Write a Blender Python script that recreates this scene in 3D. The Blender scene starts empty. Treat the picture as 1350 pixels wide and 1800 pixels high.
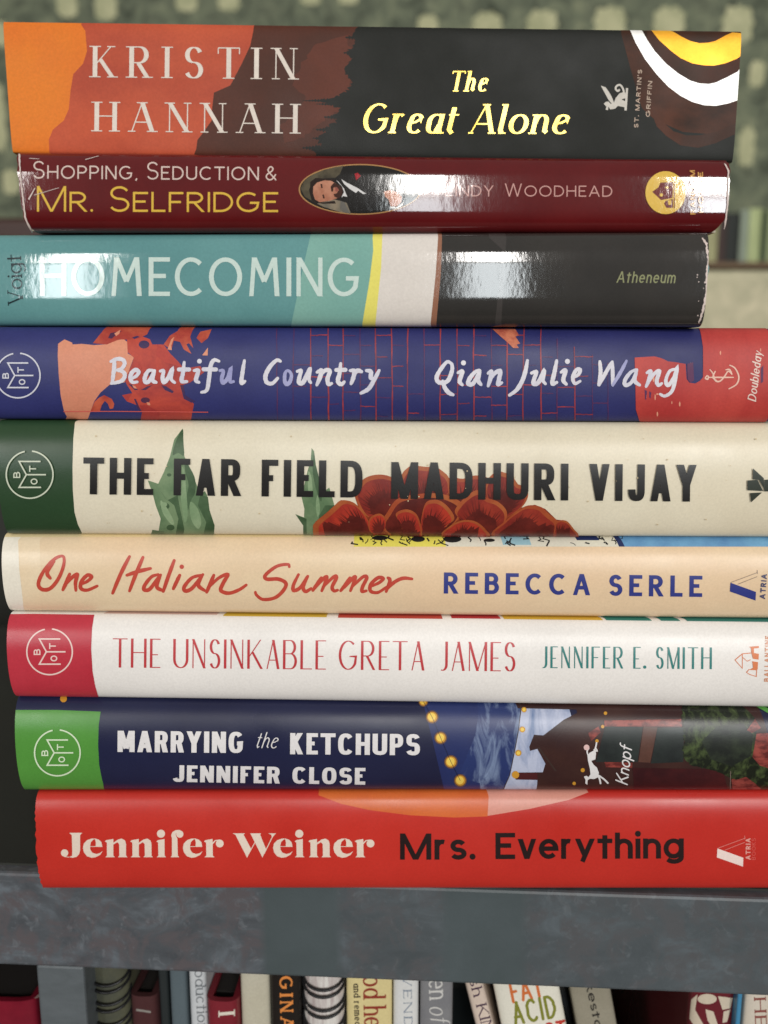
import bpy, bmesh, math, random
from mathutils import Vector, Matrix
from mathutils.geometry import delaunay_2d_cdt

SC = bpy.context.scene
COL = SC.collection
random.seed(7)

# ------------------------------------------------------------------ camera
FPX = 1500.0                                   # focal length for a frame 1350 wide
CAM = Vector((0.0, -0.26, 0.173))
TH = math.radians(10.0)
cd = bpy.data.cameras.new('camera'); cam = bpy.data.objects.new('camera', cd); COL.objects.link(cam)
cam.location = CAM; cam.rotation_euler = (math.radians(90) - TH, 0, 0)
cd.sensor_fit = 'HORIZONTAL'; cd.sensor_width = 36.0; cd.lens = 36.0 * FPX / 1350.0
cd.clip_start = 0.01; cd.clip_end = 50
cd.dof.use_dof = True; cd.dof.focus_distance = 0.262; cd.dof.aperture_fstop = 12.0
SC.camera = cam

# ------------------------------------------------------------------ light
w = bpy.data.worlds.new('World'); SC.world = w; w.use_nodes = True
bg = w.node_tree.nodes['Background']
_t = w.node_tree.nodes.new('ShaderNodeTexCoord'); _s = w.node_tree.nodes.new('ShaderNodeSeparateXYZ'); _r = w.node_tree.nodes.new('ShaderNodeMapRange')
_c = w.node_tree.nodes.new('ShaderNodeValToRGB')
w.node_tree.links.new(_t.outputs['Generated'], _s.inputs[0]); w.node_tree.links.new(_s.outputs[2], _r.inputs[0])
_r.inputs[1].default_value = -1; _r.inputs[2].default_value = 1
w.node_tree.links.new(_r.outputs[0], _c.inputs[0]); w.node_tree.links.new(_c.outputs[0], bg.inputs[0])
_e = _c.color_ramp.elements                     # a dim floor below, a pale ceiling above
_e[0].position = 0.30; _e[0].color = (0.08, 0.07, 0.06, 1); _e[1].position = 0.62; _e[1].color = (1.0, 0.965, 0.91, 1)
bg.inputs[1].default_value = 0.345
def window_lamp(x0, x1, z0, z1, rad, col, y=-4.0):
    A = (x1-x0)*(z1-z0)
    l = bpy.data.lights.new('window_light', 'AREA'); l.shape = 'RECTANGLE'
    l.size = x1-x0; l.size_y = z1-z0; l.energy = rad*math.pi*A; l.color = col
    o = bpy.data.objects.new('window_light', l); COL.objects.link(o)
    o.location = ((x0+x1)/2, y, (z0+z1)/2); o.rotation_euler = (math.radians(90), 0, 0)
for (xa, xb, up, low) in ((-2.06, -1.77, 34.0, 20.0), (0.06, 0.31, 54.0, 18.0), (1.44, 1.82, 62.0, 26.0)):
    window_lamp(xa, xb, 0.95, 1.75, up, (1.0, 0.97, 0.93))
    window_lamp(xa, xb, 0.10, 0.90, low, (0.92, 0.98, 1.0))
SC.view_settings.view_transform = 'Standard'; SC.view_settings.look = 'None'
SC.view_settings.exposure = 0.0; SC.view_settings.gamma = 1.0

# ------------------------------------------------------------------ materials
def s2l(c):
    c = c/255.0
    return c/12.92 if c <= 0.04045 else ((c+0.055)/1.055)**2.4
def L3(c): return (s2l(c[0]), s2l(c[1]), s2l(c[2]), 1.0)
def nodes(m):
    m.use_nodes = True
    nt = m.node_tree; b = nt.nodes['Principled BSDF']
    return nt, b
def N(nt, t, **kw):
    n = nt.nodes.new(t)
    for k, v in kw.items(): setattr(n, k, v)
    return n
def coords(nt, scale=(1, 1, 1)):
    tc = N(nt, 'ShaderNodeTexCoord'); mp = N(nt, 'ShaderNodeMapping')
    mp.inputs['Scale'].default_value = scale
    nt.links.new(tc.outputs['Object'], mp.inputs['Vector'])
    return mp.outputs['Vector']
def noise(nt, vec, scale, detail=3, rough=0.5, dist=0.0):
    n = N(nt, 'ShaderNodeTexNoise'); n.inputs['Scale'].default_value = scale
    n.inputs['Detail'].default_value = detail; n.inputs['Roughness'].default_value = rough
    n.inputs['Distortion'].default_value = dist
    nt.links.new(vec, n.inputs['Vector']); return n.outputs['Fac']
def ramp(nt, fac, stops, interp='LINEAR'):
    r = N(nt, 'ShaderNodeValToRGB'); r.color_ramp.interpolation = interp
    e = r.color_ramp.elements
    while len(e) < len(stops): e.new(0.5)
    for i, (p, c) in enumerate(stops):
        e[i].position = p; e[i].color = L3(c) if len(c) == 3 else c
    nt.links.new(fac, r.inputs['Fac']); return r.outputs['Color']
def mixc(nt, fac, a, b, mode='MIX'):
    m = N(nt, 'ShaderNodeMix'); m.data_type = 'RGBA'; m.blend_type = mode
    if isinstance(fac, (int, float)): m.inputs[0].default_value = fac
    else: nt.links.new(fac, m.inputs[0])
    for i, v in ((6, a), (7, b)):
        if isinstance(v, tuple): m.inputs[i].default_value = v
        else: nt.links.new(v, m.inputs[i])
    return m.outputs[2]

class Finish:                                   # how a cover's paper behaves
    def __init__(s, rough=0.45, spec=0.4, bump=0.05, bscale=2500, stretch=(1, 1, 1), grain=0.06, coat=0, wave=0.0):
        s.__dict__.update(locals())
MATT = Finish(0.46, 0.30, 0.08, 2600, grain=0.04)
SATIN = Finish(0.31, 0.36, 0.05, 2600, grain=0.03)
GLOSS = Finish(0.07, 0.5, 0.04, 620, (0.9, 1, 0.45), 0.03, wave=0.14)
_cache = {}
def ink(name, c, fin=MATT, c2=None, sc=90.0, st=(1, 1, 1), lo=0.38, hi=0.62, metal=0.0, rough=None, dist=0.0, detail=4):
    """printed colour on a cover; c2 = second print colour in a noise pattern"""
    key = (name, c, fin, c2, sc, st)
    if key in _cache: return _cache[key]
    m = bpy.data.materials.new(name); nt, b = nodes(m)
    v = coords(nt)
    if c2:
        vv = coords(nt, st)
        colr = ramp(nt, noise(nt, vv, sc, detail, 0.6, dist), [(lo, c), (hi, c2)])
    else: colr = L3(c)
    g = noise(nt, v, 1400, 2, 0.6)
    g2 = noise(nt, v, 35, 3, 0.55)
    k = fin.grain
    gg = ramp(nt, g, [(0.3, (1-k*1.5,)*3+(1,)), (0.7, (1+k*1.5,)*3+(1,))])
    g3 = ramp(nt, g2, [(0.3, (1-k,)*3+(1,)), (0.7, (1+k,)*3+(1,))])
    colr = mixc(nt, 1.0, colr, gg, 'MULTIPLY'); colr = mixc(nt, 1.0, colr, g3, 'MULTIPLY')
    nt.links.new(colr, b.inputs['Base Color'])
    b.inputs['Metallic'].default_value = metal
    r = fin.rough if rough is None else rough
    rr = N(nt, 'ShaderNodeMapRange'); rr.inputs[1].default_value = 0.3; rr.inputs[2].default_value = 0.7; rr.inputs[3].default_value = r*0.75; rr.inputs[4].default_value = r*1.25
    nt.links.new(g2, rr.inputs[0]); nt.links.new(rr.outputs[0], b.inputs['Roughness'])
    b.inputs['Specular IOR Level'].default_value = fin.spec
    bm_ = N(nt, 'ShaderNodeBump'); bm_.inputs['Strength'].default_value = fin.bump
    bm_.inputs['Distance'].default_value = 0.0004
    bv = coords(nt, fin.stretch)
    h = noise(nt, bv, fin.bscale, 3, 0.6)
    if fin.wave:
        h2 = noise(nt, bv, 60, 2, 0.5)
        ma = N(nt, 'ShaderNodeMath', operation='MULTIPLY_ADD'); ma.inputs[1].default_value = 8*fin.wave
        nt.links.new(h2, ma.inputs[0]); nt.links.new(h, ma.inputs[2]); h = ma.outputs[0]
    nt.links.new(h, bm_.inputs['Height']); nt.links.new(bm_.outputs[0], b.inputs['Normal'])
    _cache[key] = m
    return m
def paper_mat():
    if 'paper' in _cache: return _cache['paper']
    m = bpy.data.materials.new('page_edges'); nt, b = nodes(m)
    c = ramp(nt, noise(nt, coords(nt, (1, 1, 60)), 120, 4, 0.7), [(0.3, (196, 184, 158)), (0.7, (228, 219, 196))])
    nt.links.new(c, b.inputs['Base Color']); b.inputs['Roughness'].default_value = 0.85
    _cache['paper'] = m; return m

# ------------------------------------------------------------------ scene helpers
def link(o, parent=None):
    COL.objects.link(o)
    if parent is not None: o.parent = parent
    return o
def empty(name, loc, label, cat, group=None):
    o = bpy.data.objects.new(name, None); o.empty_display_size = 0.02; o.location = loc
    o['label'] = label; o['category'] = cat
    if group: o['group'] = group
    return link(o)
def tag(o, label=None, cat=None, group=None, kind=None):
    for k, v in (('label', label), ('category', cat), ('group', group), ('kind', kind)):
        if v: o[k] = v
    return o
def mesh_obj(name, verts, faces, mats, parent=None, normals=None, fm=None, smooth=False):
    if normals:                                 # wind every face to agree with the normals given
        ff = []
        for f in faces:
            a, b, c = (Vector(verts[f[i]]) for i in (0, 1, 2)); n = (b-a).cross(c-a)
            s = sum((Vector(normals[i]) for i in f), Vector((0, 0, 0)))
            ff.append(list(f)[::-1] if n.dot(s) < 0 else list(f))
        faces = ff
    me = bpy.data.meshes.new(name); me.from_pydata([tuple(v) for v in verts], [], faces)
    for m in (mats if isinstance(mats, (list, tuple)) else [mats]): me.materials.append(m)
    if fm: me.polygons.foreach_set('material_index', fm)
    if smooth or normals: me.polygons.foreach_set('use_smooth', [True]*len(me.polygons))
    me.update()
    if normals: me.normals_split_custom_set_from_vertices([tuple(n) for n in normals])
    return link(bpy.data.objects.new(name, me), parent)
def bm_obj(name, bm, mat, parent=None, smooth=False):
    me = bpy.data.meshes.new(name); bm.to_mesh(me); bm.free()
    for m in (mat if isinstance(mat, (list, tuple)) else [mat]): me.materials.append(m)
    if smooth: me.polygons.foreach_set('use_smooth', [True]*len(me.polygons))
    return link(bpy.data.objects.new(name, me), parent)
def add_box(bm, c0, c1, mi=0, bevel=0.0):
    r = bmesh.ops.create_cube(bm, size=1.0)
    vs = r['verts']
    for v in vs:
        v.co = Vector([(c0[i]+c1[i])/2 + v.co[i]*(c1[i]-c0[i]) for i in range(3)])
    if bevel:
        es = list({e for v in vs for e in v.link_edges})
        bmesh.ops.bevel(bm, geom=es, offset=bevel, segments=2, affect='EDGES', profile=0.5)
def pix_ray(px, py):
    a = (px-675.0)/FPX; b = (900.0-py)/FPX
    return Vector((a, math.cos(TH)+b*math.sin(TH), -math.sin(TH)+b*math.cos(TH)))
def on_y(px, py, y):
    d = pix_ray(px, py); return CAM + d*((y-CAM.y)/d.y)

# ------------------------------------------------------------------ a book as a surface that print can be laid on
def profile(B, n, T, ext=0.02, K=40):
    pts = [(ext, 0.0), (ext*0.4, 0.0)]
    for i in range(K+1):
        th = -math.pi/2 + math.pi*i/K
        c, s = math.cos(th), math.sin(th)
        pts.append((-B*max(c, 0)**(2/n), 0.5+0.5*math.copysign(abs(s)**(2/n), s)))
    pts += [(ext*0.4, 1.0), (ext, 1.0)]
    return pts
def merge_touching(groups):
    items = []
    for g in groups:
        xs = [q[0] for poly in g for q in poly]; ys = [q[1] for poly in g for q in poly]
        if xs: items.append([min(xs)-.3, max(xs)+.3, min(ys)-.3, max(ys)+.3, list(g)])
    done = False
    while not done:
        done = True
        for i in range(len(items)):
            for j in range(i+1, len(items)):
                a, b = items[i], items[j]
                if a[0] < b[1] and b[0] < a[1] and a[2] < b[3] and b[2] < a[3]:
                    items[i] = [min(a[0], b[0]), max(a[1], b[1]), min(a[2], b[2]), max(a[3], b[3]), a[4]+b[4]]
                    del items[j]; done = False; break
            if not done: break
    return [it[4] for it in items]
class Book:
    def __init__(s, O, eu, ey, ev, u0, u1, zb, zt, B, n, W, tboard=0.0025, ext=0.02):
        s.O = O; s.M = Matrix((eu, ey, ev)).transposed(); s.Mi = s.M.inverted()
        s.u0, s.u1, s._zb, s._zt, s.W, s.tb = u0, u1, zb, zt, W, tboard
        um = (u0+u1)/2; T = s.zt(um)-s.zb(um); s.T = T; s.B = B
        s.P = profile(B, n, T, ext)
        s.S = [0.0]
        for i in range(1, len(s.P)):
            (y0, a0), (y1, a1) = s.P[i-1], s.P[i]
            s.S.append(s.S[-1]+math.hypot(y1-y0, (a1-a0)*T))
        s.NV = []
        for i in range(len(s.P)):
            a = s.P[max(i-1, 0)]; b = s.P[min(i+1, len(s.P)-1)]
            ty, tz = b[0]-a[0], (b[1]-a[1])*T
            l = math.hypot(ty, tz) or 1
            s.NV.append((-tz/l, ty/l))
        s.empty = None; s.lay = 0; s.bend = None
    def zb(s, u): return s._zb[0]+s._zb[1]*u
    def zt(s, u): return s._zt[0]+s._zt[1]*u
    def world(s, u, y, z): return s.O + s.M @ Vector((u, y+(s.bend(u) if s.bend else 0), z))
    def nrm(s, u, ny, nz):
        d = (s.bend(u+1e-4)-s.bend(u-1e-4))/2e-4 if s.bend else 0.0
        return s.M @ Vector((-d*ny, ny, nz)).normalized()
    def hit(s, px, py):
        o = s.Mi @ (CAM-s.O); d = s.Mi @ pix_ray(px, max(min(py, 1900), 0))
        t = (-s.B*0.7-o.y)/d.y; u = o.x+d.x*t
        if py < 0: return u, s.S[-1]
        if py > 5000: return u, 0.0
        best = None
        for _ in range(3):
            zb = s.zb(u); T = s.zt(u)-zb; best = None; near = None
            g = []
            for (y, a) in s.P: g.append((y-o.y)*d.z-(zb+T*a-o.z)*d.y)
            for i in range(len(g)-1):
                if (g[i] <= 0) != (g[i+1] <= 0):
                    k = g[i]/(g[i]-g[i+1])
                    y = s.P[i][0]+(s.P[i+1][0]-s.P[i][0])*k
                    tt = (y-o.y)/d.y
                    if best is None or tt < best[0]: best = (tt, s.S[i]+(s.S[i+1]-s.S[i])*k)
            if best is None:
                i = min(range(len(g)), key=lambda q: abs(g[q])); best = ((s.P[i][0]-o.y)/d.y, s.S[i])
            u = o.x+d.x*best[0]
        return u, best[1]
    def at(s, u, S, off):
        P, SS = s.P, s.S
        i = 0
        while i < len(SS)-2 and SS[i+1] < S: i += 1
        k = (S-SS[i])/((SS[i+1]-SS[i]) or 1)
        y = P[i][0]+(P[i+1][0]-P[i][0])*k; a = P[i][1]+(P[i+1][1]-P[i][1])*k
        ny = s.NV[i][0]+(s.NV[i+1][0]-s.NV[i][0])*k; nz = s.NV[i][1]+(s.NV[i+1][1]-s.NV[i][1])*k
        zb = s.zb(u); z = zb+(s.zt(u)-zb)*a
        return s.world(u, y+ny*off, z+nz*off), s.nrm(u, ny, nz)
    # ---- body
    def body(s, name, label, cat, mat, group=None, hard=True, jit0=None, jit1=None, base=None, pages=None):
        um = (s.u0+s.u1)/2
        loc = s.world(um, s.W*0.5, s.zb(um)) if base is None else base
        s.empty = empty(name, loc, label, cat, group); e = s.empty
        out = [(s.W, 0.0)]+s.P+[(s.W, 1.0)]
        nv = [(0, -1)]+s.NV+[(0, 1)]
        nP = len(out); t = s.tb; T = s.T
        inn = []
        for (y, a) in out:
            inn.append((max(y+t, y) if y < s.W*0.9 else y, min(max(a, t/T), 1-t/T)))
        def uu(i, side):
            j = (jit1 if side else jit0)
            base_u = s.u1 if side else s.u0
            a = out[i][1]
            return base_u + (j(a, out[i][0]) if j else 0.0)
        V, F, NN = [], [], []
        def add(pt, n):
            V.append(pt-loc); NN.append(n); return len(V)-1
        def P3(u, y, a):
            zb = s.zb(u); return s.world(u, y, zb+(s.zt(u)-zb)*a)
        nc = 40 if s.bend else 1
        for c in range(nc+1):
            for i in range(nP):
                ua, ub = uu(i, 0), uu(i, 1); u = ua+(ub-ua)*c/nc
                add(P3(u, *out[i]), s.nrm(u, nv[i][0], nv[i][1]))
        for c in range(nc):
            for i in range(nP-1): F.append((c*nP+i, c*nP+i+1, (c+1)*nP+i+1, (c+1)*nP+i))
        Z = Vector((0, 0, 0)); b0 = len(V)
        for side in (0, 1):
            for i in range(nP): add(P3(uu(i, side), *inn[i]), Z)
        for i in range(nP-1): F.append((b0+i, b0+nP+i, b0+nP+i+1, b0+i+1))
        for side in (0, 1):
            c0 = len(V)
            for i in range(nP): add(P3(uu(i, side), *out[i]), Z)
            for i in range(nP): add(P3(uu(i, side), *inn[i]), Z)
            for i in range(nP-1):
                f = (c0+i, c0+nP+i, c0+nP+i+1, c0+i+1)
                F.append(f if side == 0 else f[::-1])
        for i in (0, nP-1):
            c0 = len(V)
            for q in (P3(uu(i, 0), *out[i]), P3(uu(i, 1), *out[i]), P3(uu(i, 1), *inn[i]), P3(uu(i, 0), *inn[i])): add(q, Z)
            F.append((c0, c0+1, c0+2, c0+3))
        mesh_obj('cover', V, F, mat, e, NN)
        ins = (0.003 if pages is None else 0.0012) if hard else 0.0006
        bm = bmesh.new()
        y0, y1 = max(-s.B*0.5, -0.001)+t+0.0006, s.W-(0.004 if hard else 0.0005)
        g = t+0.0002
        vs = []
        for u in (s.u0+ins, s.u1-ins):
            for (y, z) in ((y0, s.zb(u)+g), (y1, s.zb(u)+g), (y1, s.zt(u)-g), (y0, s.zt(u)-g)):
                vs.append(bm.verts.new(s.world(u, y, z)-loc))
        for f in ((0, 1, 2, 3), (7, 6, 5, 4), (0, 4, 5, 1), (1, 5, 6, 2), (2, 6, 7, 3), (3, 7, 4, 0)): bm.faces.new([vs[i] for i in f])
        bmesh.ops.recalc_face_normals(bm, faces=bm.faces)
        bm_obj('page_block', bm, pages or paper_mat(), e)
        return e
    # ---- print
    def decal(s, name, layers, parent=None, label=None):
        """layers: list of (groups, material); a group is a list of photo-space polygons that merge into one flat shape"""
        parent = parent or s.empty
        loc = s.empty.location
        V, F, NN, fm, mats = [], [], [], [], []
        for groups, mat in layers:
            s.lay += 1; off = 1.2e-5*s.lay+2e-5
            if mat not in mats: mats.append(mat)
            mi = mats.index(mat)
            for grp in merge_touching(groups):
                pts, faces = [], []
                for poly in grp:
                    dp = []
                    n = len(poly)
                    for i in range(n):
                        a, b = poly[i], poly[(i+1) % n]
                        if abs(a[1]) > 5000 or abs(b[1]) > 5000 or a[1] < 0 or b[1] < 0: k = 1 if abs(a[0]-b[0]) < 40 else int(abs(a[0]-b[0])/30)+1
                        else: k = int(math.hypot(a[0]-b[0], a[1]-b[1])/14)+1
                        for j in range(k):
                            f = j/k; dp.append((a[0]+(b[0]-a[0])*f, a[1]+(b[1]-a[1])*f))
                    q = [s.hit(*p) for p in dp]
                    q = [(min(max(u, s.u0+1e-5), s.u1-1e-5), S) for u, S in q]
                    ar = sum(q[i][0]*q[(i+1) % len(q)][1]-q[(i+1) % len(q)][0]*q[i][1] for i in range(len(q)))
                    if ar < 0: q = q[::-1]
                    if abs(ar) < 1e-12: continue
                    b0 = len(pts); pts += [Vector((u*1000, S*1000)) for u, S in q]
                    faces.append(list(range(b0, len(pts))))
                if not faces: continue
                try: rv, re, rf, _, _, of = delaunay_2d_cdt(pts, [], faces, 0, 1e-4, True)
                except Exception: continue
                bm = bmesh.new(); bv = [bm.verts.new((v.x/1000, v.y/1000, 0)) for v in rv]
                bb = [(min(pts[i].x for i in fc), max(pts[i].x for i in fc), min(pts[i].y for i in fc), max(pts[i].y for i in fc), fc) for fc in faces]
                for f in rf:
                    cx = sum(rv[i].x for i in f)/len(f); cy = sum(rv[i].y for i in f)/len(f); o = False
                    for x0, x1, y0, y1, fc in bb:
                        if x0 <= cx <= x1 and y0 <= cy <= y1:
                            k = len(fc); ins = False
                            for i in range(k):
                                p, q = pts[fc[i]], pts[fc[(i+1) % k]]
                                if (p.y > cy) != (q.y > cy) and cx < p.x+(q.x-p.x)*(cy-p.y)/(q.y-p.y): ins = not ins
                            if ins: o = True; break
                    if o:
                        try: bm.faces.new([bv[i] for i in f])
                        except ValueError: pass
                if not bm.faces: bm.free(); continue
                lo = min(v.y for v in rv)/1000; hi = max(v.y for v in rv)/1000
                for Sk in s.S[1:-1]:
                    if lo+1e-6 < Sk < hi-1e-6:
                        bmesh.ops.bisect_plane(bm, geom=bm.verts[:]+bm.edges[:]+bm.faces[:], dist=1e-8, plane_co=(0, Sk, 0), plane_no=(0, 1, 0))
                if s.bend:
                    lu = min(v.x for v in rv)/1000; hu = max(v.x for v in rv)/1000
                    for c in range(1, 40):
                        uc = s.u0+(s.u1-s.u0)*c/40
                        if lu+1e-6 < uc < hu-1e-6:
                            bmesh.ops.bisect_plane(bm, geom=bm.verts[:]+bm.edges[:]+bm.faces[:], dist=1e-8, plane_co=(uc, 0, 0), plane_no=(1, 0, 0))
                bm.verts.index_update(); b0 = len(V)
                for v in bm.verts:
                    p, nn = s.at(v.co.x, v.co.y, off); V.append(p-loc); NN.append(nn)
                for f in bm.faces:
                    F.append([b0+v.index for v in f.verts]); fm.append(mi)
                bm.free()
        if not F: return None
        o = mesh_obj(name, V, F, mats, parent, NN, fm)
        if label: o['label'] = label
        return o

# ------------------------------------------------------------------ lettering
UP = {
'A': (.76, 't 0 0 .38 1|k .38 1 .76 0|n .13 .32 .63 .32'),
'B': (.58, 'k 0 0 0 1|n 0 1 .3 1 a .3 .765 .23 .235 90 -90 0 .53|n 0 .53 .32 .53 a .32 .265 .26 .265 90 -90 0 0'),
'C': (.74, 'n a .42 .5 .42 .5 48 312'),
'D': (.68, 'k 0 0 0 1|n 0 1 .24 1 a .24 .5 .44 .5 90 -90 0 0'),
'E': (.5, 'k 0 0 0 1|n 0 1 .5 1|n 0 .52 .45 .52|n 0 0 .5 0'),
'F': (.48, 'k 0 0 0 1|n 0 1 .48 1|n 0 .5 .43 .5'),
'G': (.82, 'n a .42 .5 .42 .5 50 325 .8 .46 .48 .46'),
'H': (.66, 'k 0 0 0 1|k .66 0 .66 1|n 0 .52 .66 .52'),
'I': (0, 'k 0 0 0 1'),
'J': (.42, 'k .42 1 .42 .25 a .2 .25 .22 .25 0 -165'),
'K': (.64, 'k 0 0 0 1|t 0 .38 .6 1|k .2 .57 .66 0'),
'L': (.46, 'k 0 0 0 1|n 0 0 .46 0'),
'M': (.82, 't 0 0 0 1|k 0 1 .41 0|t .41 0 .82 1|k .82 1 .82 0'),
'N': (.66, 't 0 0 0 1|k 0 1 .66 0|t .66 0 .66 1'),
'O': (.86, 'c a .43 .5 .43 .5 90 450'),
'P': (.55, 'k 0 0 0 1|n 0 1 .28 1 a .28 .73 .27 .27 90 -90 0 .46'),
'R': (.6, 'k 0 0 0 1|n 0 1 .28 1 a .28 .74 .27 .26 90 -90 0 .48|k .24 .48 .6 0'),
'S': (.54, 'n a .27 .755 .245 .245 22 270 a .27 .255 .265 .255 90 -158'),
'T': (.62, 'n 0 1 .62 1|k .31 0 .31 1'),
'U': (.64, 'k 0 1 0 .3 a .32 .3 .32 .3 180 360 .64 1'),
'V': (.7, 'k 0 1 .35 0|t .35 0 .7 1'),
'W': (1.04, 'k 0 1 .26 0|t .26 0 .52 1|k .52 1 .78 0|t .78 0 1.04 1'),
'Y': (.66, 'k 0 1 .33 .45|t .33 .45 .66 1|k .33 0 .33 .45'),
'&': (.7, 's .7 0 .2 .62 .2 .86 .35 1 .5 .86 .42 .66 .12 .42 .04 .2 .2 0 .45 .05 .7 .42'),
'.': (0, 'o 0 0 1'), ',': (.06, 'n .08 .04 0 -.16'), "'": (0, 'k 0 .72 0 1'),
'a': (.5, 'c a .25 .32 .25 .32 90 450|k .5 .64 .5 0'),
'b': (.52, 'k 0 0 0 1|c a .26 .32 .26 .32 90 450'),
'c': (.46, 'n a .26 .32 .26 .32 45 315'),
'd': (.52, 'c a .26 .32 .26 .32 90 450|k .52 1 .52 0'),
'e': (.5, 'n .03 .33 .5 .33 a .25 .32 .25 .32 2 318'),
'f': (.32, 'k .14 0 .14 .8 a .3 .8 .16 .2 180 70|n 0 .64 .34 .64'),
'g': (.52, 'c a .26 .32 .26 .32 90 450|k .52 .64 .52 -.08 a .27 -.08 .25 .2 0 -150'),
'h': (.44, 'k 0 0 0 1|n 0 .36 a .22 .4 .22 .24 165 0 .44 0'),
'i': (0, 'k 0 0 0 .64|o 0 .9 1'),
'k': (.44, 'k 0 0 0 1|t 0 .24 .4 .64|k .15 .38 .44 0'),
'l': (0, 'k 0 0 0 1'),
'm': (.76, 'k 0 0 0 .64|n 0 .36 a .19 .4 .19 .24 165 0 .38 0|n .38 .36 a .57 .4 .19 .24 165 0 .76 0'),
'n': (.44, 'k 0 0 0 .64|n 0 .36 a .22 .4 .22 .24 165 0 .44 0'),
'o': (.54, 'c a .27 .32 .27 .32 90 450'),
'p': (.52, 'k 0 .64 0 -.3|c a .26 .32 .26 .32 90 450'),
'r': (.3, 'k 0 0 0 .64|n 0 .36 a .2 .4 .2 .24 165 60'),
's': (.38, 'n a .19 .475 .165 .165 25 270 a .19 .155 .18 .155 90 -155'),
't': (.32, 'k .14 0 .14 .94|n 0 .64 .32 .64'),
'u': (.44, 'k 0 .64 0 .24 a .22 .24 .22 .24 180 360 .44 .64|k .44 .64 .44 0'),
'v': (.46, 'k 0 .64 .23 0|t .23 0 .46 .64'),
'y': (.46, 'k 0 .64 .23 0|t .46 .64 .12 -.3'),
}
def catmull(p, k=8):
    if len(p) < 3: return p
    closed = p[0] == p[-1]
    out = []
    for i in range(len(p)-1):
        p1, p2 = p[i], p[i+1]
        p0 = p[i-1] if i > 0 else (p[-2] if closed else p1)
        p3 = p[i+2] if i+2 < len(p) else (p[1] if closed else p2)
        for j in range(k):
            t = j/k
            out.append(tuple(0.5*((2*p1[d])+(-p0[d]+p2[d])*t+(2*p0[d]-5*p1[d]+4*p2[d]-p3[d])*t*t+(-p0[d]+3*p1[d]-3*p2[d]+p3[d])*t**3) for d in (0, 1)))
    out.append(p[-1]); return out
def parse(path, sq=2.0):
    out = []
    for st in path.split('|'):
        tk = st.split(); fl = tk[0]; pts = []; i = 1
        if fl == 'o': out.append(('o', [float(x) for x in tk[1:]])); continue
        while i < len(tk):
            if tk[i] == 'a':
                cx, cy, rx, ry, a0, a1 = map(float, tk[i+1:i+7]); i += 7
                k = max(6, int(abs(a1-a0)/11))
                for j in range(k+1):
                    a = math.radians(a0+(a1-a0)*j/k); c, s = math.cos(a), math.sin(a)
                    pts.append((cx+rx*math.copysign(abs(c)**(2/sq), c), cy+ry*math.copysign(abs(s)**(2/sq), s)))
            else: pts.append((float(tk[i]), float(tk[i+1]))); i += 2
        if fl == 's': pts = catmull(pts); fl = 'n'
        q = [pts[0]]
        for p in pts[1:]:
            if math.hypot(p[0]-q[-1][0], p[1]-q[-1][1]) > 1e-4: q.append(p)
        out.append((fl, q))
    return out
def ribbon(pts, hw, closed=False, hcap0=False, hcap1=False, round_=False):
    """quads along a polyline; hw = half width per point"""
    n = len(pts); Lf, Rt = [], []
    for i in range(n):
        if closed: a, b = pts[(i-1) % (n-1) if i in (0, n-1) else i-1], pts[(i+1) if i < n-1 else 1]
        else: a, b = pts[max(i-1, 0)], pts[min(i+1, n-1)]
        p = pts[i]
        def un(q, r):
            l = math.hypot(r[0]-q[0], r[1]-q[1]) or 1; return ((r[0]-q[0])/l, (r[1]-q[1])/l)
        d0 = un(a, p) if a != p else un(p, b); d1 = un(p, b) if b != p else d0
        m = (d0[0]+d1[0], d0[1]+d1[1]); l = math.hypot(*m) or 1; m = (m[0]/l, m[1]/l)
        c = max(m[0]*d1[0]+m[1]*d1[1], 0.45)
        nx, ny = -m[1]*hw[i]/c, m[0]*hw[i]/c
        if (i == 0 and hcap0) or (i == n-1 and hcap1):
            s = hw[i]/max(abs(d1[1]), 0.25); sg = 1 if nx >= 0 else -1; nx, ny = sg*s, 0
        Lf.append((p[0]+nx, p[1]+ny)); Rt.append((p[0]-nx, p[1]-ny))
    qs = [[Lf[i], Lf[i+1], Rt[i+1], Rt[i]] for i in range(n-1)]
    if round_ and not closed:
        for i in (0, n-1): qs.append(disc(pts[i][0], pts[i][1], hw[i], k=12))
    return qs
def disc(x, y, r, ry=None, k=20):
    ry = ry or r
    return [(x+r*math.cos(2*math.pi*i/k), y+ry*math.sin(2*math.pi*i/k)) for i in range(k)]
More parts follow.
